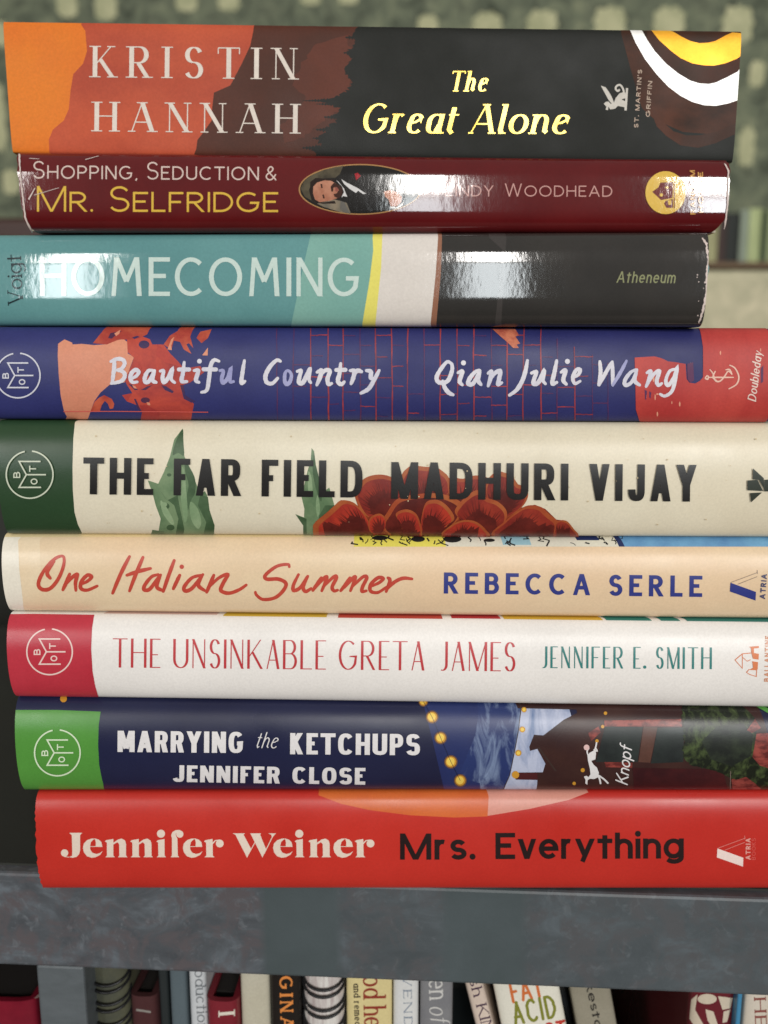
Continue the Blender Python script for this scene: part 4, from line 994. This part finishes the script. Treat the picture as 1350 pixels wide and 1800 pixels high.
def inG(pts): return [(OG[0]+x/KG, min(OG[1]+y/KG, 9999) if y < 372 else 9999) for x, y in pts]
sm = lambda q: catmull(list(q)+[q[0]], 4)[:-1] if max(y for x, y in q) < 5000 else q
dl = [sm(q) for q in dl]; ll = [sm(q) for q in ll]
lay = [([leafA, leafB], ink('leaf_green', (120, 142, 106), SATIN, (96, 122, 88), 120)), ([[p] for p in dl], ink('leaf_dark', (62, 86, 58), SATIN, (80, 104, 74), 150)), ([[p] for p in ll], ink('leaf_light', (148, 170, 132), SATIN, (124, 150, 112), 150)),
       ([[outl]], ink('petal_rust', (150, 66, 40), SATIN, (122, 46, 34), 120, (1, 1, 1), .35, .65))]
rp = random.Random(9)
m_rim = ink('petal_rim', (170, 92, 50), SATIN, (160, 72, 42), 160)
m_mid = ink('petal_mid', (152, 54, 40), SATIN, (124, 40, 34), 130)
m_hot = ink('petal_red', (178, 58, 42), SATIN, (150, 46, 38), 130)
m_core = ink('petal_core', (84, 30, 26), SATIN, (106, 38, 32), 170)
PET = [  # outline, where the petal is rooted, body colour, depth of the dark heart
 ([(450, 92), (470, 66), (500, 50), (560, 55), (610, 58), (645, 78), (672, 108), (680, 170), (600, 215), (500, 210), (440, 150)], (560, 260), m_mid, .45),
 ([(672, 110), (740, 112), (800, 96), (860, 112), (870, 190), (760, 230), (680, 200)], (740, 280), m_mid, .5),
 ([(225, 190), (236, 155), (262, 118), (300, 98), (350, 92), (400, 104), (450, 140), (450, 210), (390, 280), (300, 295), (255, 260)], (390, 300), m_mid, .62),
 ([(855, 120), (898, 78), (940, 84), (972, 96), (1000, 138), (1040, 152), (1048, 190), (1035, 225), (1000, 262), (940, 290), (870, 250), (850, 180)], (900, 290), m_mid, .6),
 ([(380, 270), (430, 205), (520, 185), (600, 180), (680, 195), (740, 240), (700, 320), (560, 372), (400, 372), (350, 330)], (540, 400), m_core, .7),
 ([(28, 345), (40, 315), (95, 270), (130, 238), (160, 214), (205, 218), (240, 240), (285, 300), (310, 380), (60, 380)], (300, 400), m_hot, .62),
 ([(700, 270), (720, 230), (760, 190), (810, 165), (850, 200), (905, 220), (945, 262), (942, 310), (905, 360), (880, 380), (800, 330), (740, 310)], (820, 390), m_mid, .6),
 ([(885, 380), (940, 310), (1000, 262), (1050, 237), (1110, 245), (1150, 280), (1190, 312), (1200, 345), (1185, 380)], (960, 400), m_mid, .66),
 ([(1180, 380), (1176, 340), (1190, 310), (1230, 310), (1262, 345), (1284, 380)], (1190, 390), m_mid, .5),
 ([(560, 228), (600, 210), (640, 220), (680, 258), (698, 300), (665, 330), (630, 380), (545, 380), (540, 310)], (560, 390), m_hot, .6),
 ([(290, 318), (305, 288), (345, 275), (372, 300), (368, 345), (340, 370), (298, 358)], (350, 365), m_hot, .45),
 ([(420, 275), (465, 255), (508, 268), (532, 305), (542, 380), (470, 380), (440, 320)], (480, 385), m_hot, .6),
 ([(640, 380), (680, 330), (740, 305), (800, 312), (848, 350), (852, 380)], (720, 395), m_hot, .55)]
for ol, root, body, dk in PET:
    o_ = catmull(ol+[ol[0]], 5)[:-1]
    lay.append(([[inG(o_)]], m_rim))
    lay.append(([[inG([(root[0]+(x-root[0])*.90, root[1]+(y-root[1])*.90) for x, y in o_])]], body))
    st = []
    far = max(math.hypot(x-root[0], y-root[1]) for x, y in o_)
    for x, y in o_:
        if math.hypot(x-root[0], y-root[1]) < far*.45 or y > 365: continue
        for q in range(2):
            k = rp.uniform(.55, .92); a_ = rp.uniform(-.05, .05); ex, ey = root[0]+(x-root[0])*k-(y-root[1])*a_, root[1]+(y-root[1])*k+(x-root[0])*a_
            mx, my = root[0]+(ex-root[0])*.35, root[1]+(ey-root[1])*.35; l = math.hypot(ex-mx, ey-my) or 1; nx, ny = -(ey-my)/l*4, (ex-mx)/l*4
            st.append([inG([(mx-nx, my-ny), (ex, ey), (mx+nx, my+ny)])])
    st.append([inG([(root[0]+(x-root[0])*dk*rp.uniform(.92, 1.06), root[1]+(y-root[1])*dk*rp.uniform(.92, 1.06)) for x, y in o_])])
    lay.append((st, m_core))
bk.decal('cover_illustration', lay)
ft = ink('jacket_black', (30, 28, 27), SATIN)
GO = {'M': (.86, 't 0 0 0 1|k 0 1 .43 0|t .43 0 .86 1|k .86 1 .86 0'), 'J': (.4, 'k .4 1 .4 .28 a .2 .28 .2 .28 0 -180'), 'A': (.56, 't 0 0 .28 1|k .28 1 .56 0|n .1 .26 .46 .26'), 'V': (.56, 'k 0 1 .28 0|t .28 0 .56 1'), 'Y': (.56, 'k 0 1 .28 .42|t .28 .42 .56 1|k .28 0 .28 .42'), 'E': (.42, UP['E'][1].replace('.5 1', '.42 1').replace('.5 0', '.42 0').replace('.45 .52', '.38 .52')), 'F': (.42, 'k 0 0 0 1|n 0 1 .42 1|n 0 .5 .36 .5'), 'L': (.4, 'k 0 0 0 1|n 0 0 .4 0')}
bk.decal('title_lettering', [(text('THE FAR FIELD', (147, 868), (637, 874), 64, 12.8, 10.5, 12.0, gap=10, sq=2.8, over=GO, space=.42), ft)])
bk.decal('author_lettering', [(text('MADHURI VIJAY', (687, 876), (1223, 881), 64, 12.8, 10.5, 12.0, gap=10, sq=2.8, over=GO, space=.42), ft)])
rf = random.Random(77)
bk.decal('foxing', [([[disc(rf.uniform(160, 1340), rf.uniform(752, 925), rf.uniform(.5, 1.5), k=8)] for _ in range(46)], ink('foxing_brown', (208, 188, 150), SATIN))])
club_emblem(bk, 53.5, 834, 41, ink('emblem_sage', (206, 212, 190), SATIN))
O5 = (1012.5-337.5, 720)
bk.decal('publisher_emblem', [([[Z([(1275, 248), (1310, 246), (1330, 285), (1275, 282)], O5, 2)], [Z([(1294, 206), (1332, 240), (1334, 278), (1316, 246), (1294, 244)], O5, 2)], [Z([(1284, 292), (1326, 290), (1288, 324)], O5, 2)], [Z([(1334, 246), (1420, 240), (1420, 288), (1334, 286)], O5, 2)]], ink('emblem_dark', (44, 50, 40), SATIN))])

# ---- 6 peach hardcover
bk = lying(5, 4, 1386, 0.0012, 0.1, 0.0058, 2.1, 0.15)
bk.body('book', 'slim peach cream hardcover with coral script title, under the flower book', 'book', ink('peach_jacket', (232, 209, 174), SATIN, (229, 199, 164), 9, (1, 1, 2)), GROUP)
strip = lambda x0, x1, yb=961: [(x0, -1), (x0+4, yb), (x1+4, yb), (x1, -1)]
rs = random.Random(4); sq_ = []
for k in range(46):
    x = rs.choice([rs.uniform(618, 790), rs.uniform(800, 1095), rs.uniform(618, 1095)]); y = rs.uniform(946, 956)
    sq_.append(ribbon([(x, y-rs.uniform(1, 6)), (x+rs.uniform(-4, 6), y), (x+rs.uniform(-6, 10), y+rs.uniform(0, 5))], [rs.uniform(.5, 1.4)]*3))
for (x, y, rx, ry) in ((668, 946, 14, 4), (735, 948, 12, 5), (795, 948, 16, 6), (860, 950, 10, 3)): sq_.append([disc(x, y, rx, ry)])
bk.decal('cover_illustration', [
    ([[band([(30, 950), (36, 1000), (40, 1070)], [(70, 950), (74, 1070)])]], ink('cream_wash', (236, 216, 184), SATIN, (232, 206, 170), 30)),
    ([[band([(-60, 950), (-60, 1070)], [(32, 950), (34, 1000), (42, 1070)])]], ink('white_wash', (236, 228, 212), SATIN)),
    ([[strip(-60, 1500, 944)]], ink('pale_strip', (228, 208, 160), SATIN)),
    ([[strip(618, 780)]], ink('yellow_strip', (226, 212, 92), SATIN)), ([[strip(780, 1100)]], ink('white_strip', (218, 212, 194), SATIN)), ([[strip(880, 930, 958)]], ink('lightblue_strip', (150, 186, 196), SATIN)),
    ([[strip(1086, 1500)]], ink('blue_strip', (70, 112, 164), SATIN, (120, 172, 206), 26)), ([[strip(1010, 1050, 950)], [strip(1084, 1094)]], ink('navy_strip', (38, 48, 90), SATIN)), (sq_, ink('ink_line', (34, 32, 32), SATIN))])
s1 = [[(205, 60), (150, 80), (90, 150), (60, 220), (80, 255), (130, 250), (180, 190), (210, 110), (205, 60)], [(152, 90), (112, 155), (130, 190)], [(245, 165), (225, 215), (205, 258)], [(222, 225), (260, 185), (290, 168), (280, 215), (282, 262)], [(312, 225), (350, 208), (375, 182), (350, 172), (315, 210), (312, 250), (350, 260), (408, 236)],
 [(600, 62), (550, 160), (500, 278)], [(680, 66), (640, 160), (600, 265)], [(585, 172), (650, 150), (725, 132)], [(770, 168), (730, 182), (690, 232), (688, 258), (720, 254), (765, 195), (785, 170)], [(782, 175), (762, 240), (802, 264)], [(865, 85), (830, 180), (800, 268)], [(898, 172), (880, 210), (860, 252)], [(910, 122)],
 [(1025, 172), (970, 188), (925, 240), (932, 265), (970, 250), (1015, 195), (1035, 168)], [(1030, 175), (1008, 230), (1045, 262)], [(1100, 172), (1080, 220), (1058, 272)], [(1075, 238), (1130, 188), (1182, 168), (1155, 220), (1142, 262), (1190, 278), (1250, 258), (1292, 230)]]
s2 = [[(265, 122), (255, 108), (190, 120), (125, 170), (132, 195), (200, 195), (245, 220), (230, 262), (180, 305), (110, 315), (72, 290), (64, 272)], [(320, 168), (290, 230), (292, 262), (330, 245), (372, 180)], [(375, 178), (348, 240), (362, 268), (395, 250)],
 [(455, 187), (430, 225), (405, 262)], [(422, 242), (468, 192), (488, 187), (458, 264)], [(465, 242), (528, 182), (545, 187), (520, 240), (530, 264), (552, 260)], [(625, 187), (600, 225), (570, 264)], [(592, 244), (640, 192), (656, 188), (628, 264)], [(638, 240), (702, 182), (725, 187), (700, 240), (697, 268), (722, 264)],
 [(757, 235), (800, 215), (822, 192), (792, 187), (750, 225), (747, 265), (790, 274), (842, 242)], [(850, 187), (862, 205), (840, 268)], [(848, 250), (890, 212), (940, 190), (993, 194)]]
bk.decal('title_lettering', [(brush(s1, (50, 960), 3.375, 11.5, .3, .05)+brush(s2, (430, 960), 3.375, 11, .3, .05), ink('coral_ink', (198, 78, 62), SATIN, (188, 68, 54), 60))])
nav = ink('navy_ink', (54, 62, 132), SATIN)
bk.decal('author_lettering', [(text('REBECCA', (780, 1043), (1037, 1046), 37, 7.6, 6.6, gap=12), nav), (text('SERLE', (1070, 1047), (1234, 1049), 37, 7.6, 6.6, gap=12), nav)])
OA = (1270, 960); KA = 6.925
def atria(bk, org, k, m1, m2):
    bk.decal('publisher_emblem', [([[Z([(95, 443), (405, 555), (400, 660), (88, 550)], org, k)]], m1), ([line(Z([(100, 440), (420, 322)], org, k), .5), line(Z([(185, 462), (420, 370)], org, k), .5), line(Z([(420, 290), (424, 335)], org, k), .5)], m2)])
atria(bk, OA, KA, nav, ink('thin_grey', (150, 132, 120), SATIN))
bk.decal('publisher_lettering', [(text('ATRIA', (1344.5, 1053), (1348, 1009), 9.5, 2.2, gap=2), ink('grey_navy', (82, 82, 112), SATIN))])

# ---- 7 white hardcover with red band
bk = lying(6, 13, 1392, 0.0, 0.1, 0.0062, 2.1, 0.155)
bk.body('book', 'white hardcover with raspberry band and thin red lettering, third from the bottom', 'book', ink('white_jacket', (238, 233, 228), SATIN), GROUP)
strip2 = lambda x0, x1, yb: [(x0, -1), (x0+2, yb), (x1-4, yb+(x1-x0)*.011), (x1-6, -1)]
top = [(180, 385, 1078.5, (214, 182, 172)), (390, 578, 1083, (206, 172, 60)), (592, 782, 1086, (188, 72, 60)), (792, 884, 1087, (182, 56, 60)), (884, 1064, 1088.5, (212, 172, 62)), (1064, 1150, 1090.5, (50, 124, 112)), (1160, 1200, 1091.5, (50, 124, 112)), (1206, 1500, 1092, (50, 120, 110))]
bk.decal('cover_illustration', [([[strip2(a, b_, y)]], ink('strip_print', c, SATIN)) for a, b_, y, c in top])
bk.decal('spine_band', [([[[(-60, 1080.5), (60, 1079.5), (166, 1081), (162, 1105), (160.5, 1140), (163, 1180), (168, 1207), (173, 1223), (175, 9999), (-60, 9999)]]], ink('raspberry_band', (194, 58, 72), SATIN, (184, 50, 64), 30))])
gt = ink('rose_ink', (192, 62, 66), SATIN)
GR = {'A': (.56, 't 0 0 .3 1|k .3 1 .56 0|t .1 .3 .47 .3'), 'N': (.58, 't 0 0 0 1|k 0 1 .58 0|t .58 0 .58 1'), 'J': (.4, 'k .4 1 .4 .2 a .2 .2 .2 .2 0 -110'), 'S': (.44, 'n a .22 .755 .2 .245 22 270 a .22 .255 .21 .255 90 -158'), 'E': (.4, 'k 0 0 0 1|n 0 1 .4 1|n 0 .45 .34 .45|n 0 0 .4 0')}
bk.decal('title_lettering', [(text('THE UNSINKABLE GRETA JAMES', (198, 1173), (906, 1180), 51, 4.4, 1.6, 1.8, gap=6.0, over=GR, space=.3), gt)])
bk.decal('author_lettering', [(text('JENNIFER E. SMITH', (949, 1174), (1251, 1176), 38, 3.8, 1.5, 1.7, gap=5.4, over=GR, space=.3, dot=.75), ink('teal_ink', (58, 128, 124), SATIN))])
club_emblem(bk, 87.5, 1145.5, 40, ink('emblem_blush', (236, 208, 200), SATIN))
hs = [line(Z([(150, 1385), (240, 1310), (345, 1300)], OA, KA), .7), line(Z([(150, 1385), (240, 1485), (240, 1310)], OA, KA), .6), [Z([(320, 1225), (440, 1215), (440, 1240), (380, 1245), (380, 1300), (440, 1310), (436, 1380), (370, 1370), (350, 1300), (345, 1240)], OA, KA)], [Z([(360, 1400), (430, 1410), (425, 1500), (330, 1500), (370, 1480)], OA, KA)], line(Z([(290, 1535), (320, 1500), (415, 1505), (410, 1585), (330, 1560), (290, 1535)], OA, KA), .6), line(Z([(240, 1350), (300, 1400), (340, 1380)], OA, KA), .5)]
bk.decal('publisher_emblem', [(hs, ink('orange_print_b', (222, 132, 88), SATIN))])
bk.decal('publisher_lettering', [(text('BALLANTINE', (1352, 1198), (1354, 1118), 9, 1.8, gap=2), ink('orange_print_c', (214, 150, 116), SATIN))])

# ---- 8 navy hardcover
bk = lying(7, 27, 1396, 0.0005, -0.1, 0.0062, 2.1, 0.155)
bk.body('book', 'navy hardcover with green band and painted tavern scene, second from the bottom', 'book', ink('navy_jacket', (35, 38, 68), SATIN, (31, 33, 60), 12), GROUP)
bk.decal('spine_band', [([[[(-60, 1248), (100, 1248), (177, 1251), (173.5, 1275), (172.5, 1310), (174.5, 1345), (179, 1368), (184, 1388), (184, 9999), (-60, 9999)]]], ink('green_band_b', (86, 150, 64), SATIN, (78, 140, 58), 25))])
OK1 = (730, 1225); K1 = 4.22; OK2 = (1000, 1225); K2 = 3.857
mid = ink('mid_blue', (42, 56, 106), SATIN, (38, 46, 92), 20)
cloud = ink('cloud_blue', (41, 54, 103), SATIN, (146, 164, 194), 100, (1.9, 1, .6), .46, .74, dist=.9, detail=6)
bright = ink('pale_sky', (184, 190, 212), SATIN, (84, 112, 156), 100, (1.7, 1, .5), .44, .74, dist=.8, detail=6)
roof = ink('roof_brown', (64, 40, 36), SATIN, (54, 32, 32), 60)
ivy = ink('ivy_green', (27, 32, 23), SATIN, (78, 92, 54), 330, (1.3, 1, 1), .46, .72, dist=.4, detail=6)
brk = ink('brick_pink', (96, 40, 38), SATIN, (150, 70, 62), 300, (1, 1, 2), .4, .6)
lay = [([[band([(745, 1240), (760, 1300), (780, 1385)], [(930, 1240), (900, 1385)])]], mid),
       ([[Z([(500, -1), (470, 100), (445, 280), (390, 420), (330, 560), (350, 600), (480, 640), (470, 9999), (700, 9999), (720, 550), (770, 300), (790, 80), (790, -1)], OK1, K1)]], cloud),
       ([[Z([(785, -1), (785, 80), (765, 250), (735, 410), (700, 580), (650, 690), (640, 9999), (1250, 9999), (1250, -1)], OK1, K1)]], bright),
       ([[Z([(740, -1), (760, 85), (1195, 95), (1200, 120), (1100, 170), (950, 285), (880, 280), (845, 370), (850, 400), (905, 385), (965, 495), (945, 558), (755, 560), (735, 590), (745, 612), (905, 615), (862, 9999), (2900, 9999), (2900, -1)], OK1, K1)]], roof),
       ([[Z([(780, -1), (780, 52), (2700, 52), (2700, -1)], OK1, K1)]], ink('eave_dark', (46, 24, 22), SATIN)),
       ([line(Z([(785, -1), (785, 80), (765, 250), (735, 410), (700, 580), (650, 690), (640, 9999)], OK1, K1), .7), [Z([(905, 372), (920, 372), (1050, 550), (1035, 548)], OK1, K1)]], ink('wire_dark', (62, 48, 44), SATIN)),
       ([[Z([(755, 562), (905, 562), (905, 612), (750, 612)], OK1, K1)]], ink('beam_red', (76, 32, 34), SATIN)),
       ([[Z([(240, 160), (760, 150), (765, 200), (240, 200)], OK2, K2)], [Z([(240, 440), (430, 445), (430, 480), (250, 475)], OK2, K2)], [Z([(130, 245), (200, 200), (215, 240), (150, 300)], OK2, K2)]], brk),
       ([[Z([(245, 200), (500, 205), (465, 440), (180, 440)], OK2, K2)], [Z([(600, 210), (780, 210), (775, 440), (555, 450)], OK2, K2)]], ink('window_dark', (36, 40, 40), SATIN, (48, 54, 52), 60)),
       ([[Z([(505, 200), (600, 205), (550, 445), (470, 440)], OK2, K2)]], ink('post_brown', (98, 66, 56), SATIN, (84, 56, 48), 60)),
       ([[Z([(430, 480), (1040, 490), (1100, 9999), (420, 9999)], OK2, K2)]], ink('wall_maroon', (72, 28, 30), SATIN, (54, 22, 26), 80)),
       ([[Z([(1240, 250), (1420, 240), (1420, 9999), (1110, 9999), (1100, 560), (1200, 480)], OK2, K2)]], brk),
       ([[rough_edge(Z([(765, 40), (770, 160), (778, 300), (772, 420), (830, 460), (920, 480), (1000, 500), (1040, 520), (1090, 545), (1130, 560)], OK2, K2), 2.2, 3)+[(1000+1200/K2, 1365), (1000+1260/K2, 1376), (1000+1300/K2, 1385), (1000+1340/K2, 9999), (1000+1500/K2, 9999), (1000+1500/K2, 1362), (1335, 1345), (1322, 1330), (1330, 1290), (1326, 1262), (1320, -1), (1198, -1)]]], ivy),
       ([[Z([(1000, 200), (1180, 180), (1250, 260), (1230, 400), (1100, 470), (960, 420), (900, 300)], OK2, K2)]], ink('ivy_deep', (30, 34, 30), SATIN, (52, 60, 46), 260, (1, 1, 1), .4, .75)),
       ([[Z([(1270, 250), (1420, 245), (1420, 470), (1300, 460), (1245, 400)], OK2, K2)], [Z([(1205, 225), (1260, 150), (1300, 210), (1240, 245)], OK2, K2)]], brk),
       ([[Z([(1280, -1), (1290, 80), (1420, 150), (1420, -1)], OK2, K2)]], ink('leaf_bright', (84, 146, 66), SATIN)),
       ([line(Z([(1095, 500), (1090, 640)], OK2, K2), .6)], ink('pipe_grey', (120, 104, 96), SATIN))]
bulbs = [(744, 1234, 7), (759.5, 1260.5, 9), (774.5, 1296.5, 9), (792.5, 1338.5, 9.5), (809, 1371, 9)]
small = [(918, 1282, 5.2), (911, 1323, 5.4), (921, 1248, 4.5), (906, 1361, 6.5), (1024, 1353, 3.6), (1009, 1376, 3), (1064, 1254, 3), (1059, 1277, 3), (1049, 1302, 3), (112, 1229, 6)]
lay.append(([[disc(x, y, r*1.25)] for x, y, r in bulbs], ink('bulb_halo', (112, 82, 62), SATIN)))
lay.append(([[disc(x, y, r)] for x, y, r in bulbs]+[[disc(x, y, r)] for x, y, r in small], ink('bulb_amber', (204, 148, 52), SATIN)))
lay.append(([[disc(x-.6, y-.4, r*.76)] for x, y, r in bulbs]+[[disc(x, y, r*.6)] for x, y, r in small[:3]], ink('bulb_yellow', (238, 204, 92), SATIN)))
lay.append(([ribbon([(b_[0], b_[1]), (c[0], c[1])], [.4, .4]) for b_, c in zip(bulbs, bulbs[1:])], ink('string_dark', (30, 32, 58), SATIN)))
bk.decal('cover_illustration', lay)
wk = ink('jacket_white', (226, 222, 222), SATIN)
KO = {'K': (.42, 'k 0 0 0 1|k 0 .4 .36 1|k .12 .56 .38 0'), 'M': (.62, 'k 0 0 0 1|k .04 1 .31 .1|k .31 .1 .58 1|k .62 1 .62 0'), 'J': (.34, 'k .34 1 .34 .22 a .17 .22 .17 .22 0 -170'), 'O': (.5, 'c a .25 .5 .25 .5 90 450'), 'C': (.48, 'n a .25 .5 .25 .5 38 322'), 'G': (.5, 'n a .25 .5 .25 .5 40 322 .48 .44 .3 .44'), 'E': (.3, 'k 0 0 0 1|n 0 1 .3 1|n 0 .52 .27 .52|n 0 0 .3 0'), 'F': (.3, 'k 0 0 0 1|n 0 1 .3 1|n 0 .5 .26 .5'), 'L': (.28, 'k 0 0 0 1|n 0 0 .28 0'), 'S': (.42, 'n a .21 .755 .2 .245 18 270 a .21 .255 .21 .255 90 -162'), 'T': (.48, 'n 0 1 .48 1|k .24 0 .24 1'), 'R': (.42, 'k 0 0 0 1|n 0 1 .2 1 a .2 .74 .2 .26 90 -90 0 .48|k .3 .42 .42 0'), 'P': (.42, 'k 0 0 0 1|n 0 1 .2 1 a .2 .72 .2 .28 90 -90 0 .44'), 'U': (.46, 'k 0 1 0 .24 a .23 .24 .23 .24 180 360 .46 1'), 'H': (.44, 'k 0 0 0 1|k .44 0 .44 1|n 0 .52 .44 .52'), 'N': (.46, 'k 0 0 0 1|k 0 1 .46 0|k .46 0 .46 1'), 'A': (.5, 'k 0 0 .25 1|k .25 1 .5 0|n .1 .24 .4 .24'), 'Y': (.5, 'k 0 1 .25 .42|k .25 .42 .5 1|k .25 0 .25 .42')}
bk.decal('title_lettering', [(text('MARRYING', (207, 1321), (428, 1323), 37, 9.2, 6.6, 8.0, gap=4.6, over=KO, sq=2.6)+text('KETCHUPS', (510, 1325), (738, 1327), 37, 9.2, 6.6, 8.0, gap=4.6, over=KO, sq=2.6)+text('the', (449, 1314), (486, 1315), 28, 2.0, 1.5, gap=3.4, slant=.28, rnd=True, over=IT), wk)])
bk.decal('author_lettering', [(text('JENNIFER', (304, 1373), (492, 1376), 29, 8.4, 5.6, 7.6, gap=4.8, over=KO, sq=2.6)+text('CLOSE', (514, 1376), (642, 1378), 29, 8.4, 5.6, 7.6, gap=5.0, over=KO, sq=2.6), wk)])
club_emblem(bk, 101.5, 1322.5, 40, ink('emblem_pale', (216, 232, 200), SATIN))
dog = [[Z([(100, 535), (118, 530), (132, 540), (145, 520), (140, 480), (128, 430), (124, 395), (140, 375), (165, 362), (178, 345), (182, 380), (178, 420), (150, 430), (165, 455), (188, 475), (202, 510), (196, 540), (170, 552), (140, 550), (125, 560), (124, 590), (110, 580), (112, 558)], OK2, K2)]]+[ribbon(catmull(Z(p, OK2, K2)), [h]*((len(p)-1)*8+1)) for p, h in (([(192, 520), (206, 550), (214, 585)], 1.5), ([(200, 528), (235, 552), (266, 582)], 1.4), ([(128, 392), (122, 365), (135, 345)], 1.2), ([(172, 362), (182, 330), (186, 305)], 1.3), ([(165, 355), (190, 365), (182, 345)], 1.0))]
bk.decal('publisher_emblem', [(dog, wk), ([[disc(1000+118/K2, 1225+340/K2, 5)]], ink('ball_pink', (222, 186, 182), SATIN))])
kn = text('Knopf', (1103, 1379), (1111, 1313), 23, 2.3, gap=1.8, slant=.25, xh=.62, rnd=True)
bk.decal('publisher_lettering', [(kn, wk)])

# ---- 9 red hardcover at the bottom
bk = lying(8, 64, 1424, 0.0003, 0.0, 0.0050, 2.6, 0.16)
rr = random.Random(31); jr = [rr.uniform(-1, 1) for _ in range(80)]
bk.body('book', 'bright red hardcover with frayed left end, at the bottom of the stack', 'book', ink('red_jacket', (198, 52, 42), SATIN, (190, 46, 38), 14), GROUP, True, lambda a, y: 0.00030*jr[int(a*50) % 80]*(1 if a < .85 else .3)-0.0004*max(0, .5-abs(a-.42))*2)
bk.decal('cover_illustration', [([[[(540, -1), (560, 1398), (600, 1413), (650, 1424), (720, 1433), (800, 1437), (857, 1435), (859, 1400), (858, -1)]]], ink('orange_disc', (214, 106, 48), SATIN, (206, 94, 46), 25)),
    ([[[(858, -1), (859, 1400), (857, 1434), (930, 1422), (1000, 1406), (1034, 1393), (1060, -1)]]], ink('pale_disc', (214, 146, 130), SATIN))])
FAT = {
'J': [[(63, 106), (163, 106), (147, 124), (147, 240), (139, 270), (120, 290), (90, 297), (60, 292), (85, 282), (87, 250), (83, 124)], disc(28, 260, 28), [(24, 284), (62, 290), (62, 295), (24, 290)]],
'e': [[(152, 245), (132, 275), (97, 293), (67, 297), (32, 286), (8, 256), (0, 222), (7, 188), (32, 162), (67, 150), (104, 150), (82, 157), (62, 176), (55, 205), (57, 235), (72, 258), (102, 268), (128, 262)], [(92, 150), (122, 158), (142, 178), (149, 213), (97, 213), (99, 180)], [(50, 208), (149, 210), (149, 214), (50, 213)]],
'n': [[(0, 172), (12, 162), (66, 153), (66, 280), (78, 293), (4, 293), (17, 280), (16, 181)], [(64, 184), (100, 158), (130, 150), (155, 164), (163, 190), (163, 280), (174, 293), (101, 293), (112, 280), (110, 192), (96, 178), (66, 196)]],
'i': [[(0, 172), (12, 162), (62, 153), (63, 280), (75, 293), (2, 293), (15, 280), (13, 181)], disc(35, 113, 31)],
'f': [[(0, 293), (10, 280), (10, 150), (4, 125), (14, 100), (40, 85), (72, 84), (52, 96), (40, 110), (40, 128), (52, 150), (55, 280), (66, 293)], disc(70, 116, 28), [(40, 88), (72, 84), (72, 90), (44, 96)]],
'r': [[(0, 172), (12, 162), (66, 153), (68, 280), (82, 293), (4, 293), (18, 280), (16, 181)], disc(121, 188, 30)]+ribbon([(64, 190), (86, 166), (120, 160)], [5, 4, 3]),
'W': [[(0, 110), (95, 110), (84, 121), (141, 228), (111, 298), (21, 121)], [(134, 110), (218, 110), (211, 121), (256, 232), (228, 296), (141, 121)], [(273, 110), (333, 110), (321, 121), (303, 146), (295, 121)]]+ribbon([(122, 268), (182, 158)], [3, 3])+ribbon([(240, 268), (310, 125)], [3, 3.5])}
def fat(seq): return [[[(x0+x/4.355, 1506.7+(y-293)/4.355) for x, y in poly] for poly in FAT[c]] for c, x0 in seq]
cw = ink('cream_letter', (230, 212, 196), SATIN)
bk.decal('author_lettering', [(fat((('J', 107.2), ('e', 145.8), ('n', 184.2), ('n', 229), ('i', 275), ('f', 300), ('e', 321.5), ('r', 358.6), ('W', 409), ('e', 480), ('i', 518), ('n', 542), ('e', 586), ('r', 623.5))), cw)])
FU = {'r': (.22, 'k 0 0 0 .64|n 0 .4 a .17 .4 .17 .24 165 70'), 't': (.34, 'k .17 0 .17 .98|n 0 .64 .34 .64'), 'i': (0, 'k 0 0 0 .64|o 0 1.06 1'), 'g': (.52, 'c a .26 .32 .26 .32 90 450|k .52 .64 .52 -.04 a .27 -.04 .25 .2 0 -150'), 'y': (.5, 'k 0 .64 .25 .02|t .5 .64 .16 -.24')}
bl = ink('title_black', (38, 26, 26), SATIN)
bk.decal('title_lettering', [(text('Mrs.', (703, 1511), (835, 1511), 46, 8.8, 8.0, 8.4, gap=5.5, xh=.72, over=FU)+text('Everything', (871, 1510), (1202, 1509), 46, 8.8, 8.0, 8.4, gap=4.6, xh=.72, over=FU), bl)])
atria(bk, (1247, 1426), 6.8, ink('emblem_rosewhite', (238, 216, 208), SATIN), ink('thin_rose', (222, 132, 124), SATIN))
bk.decal('publisher_lettering', [(text('ATRIA', (1319, 1511), (1319, 1473), 8.5, 1.9, gap=1.8), ink('rose_ink_b', (226, 160, 150), SATIN)), (text('BOOKS', (1328, 1511), (1328, 1473), 7, 1.0, gap=1.8), ink('rose_ink_c', (214, 92, 84), SATIN))])
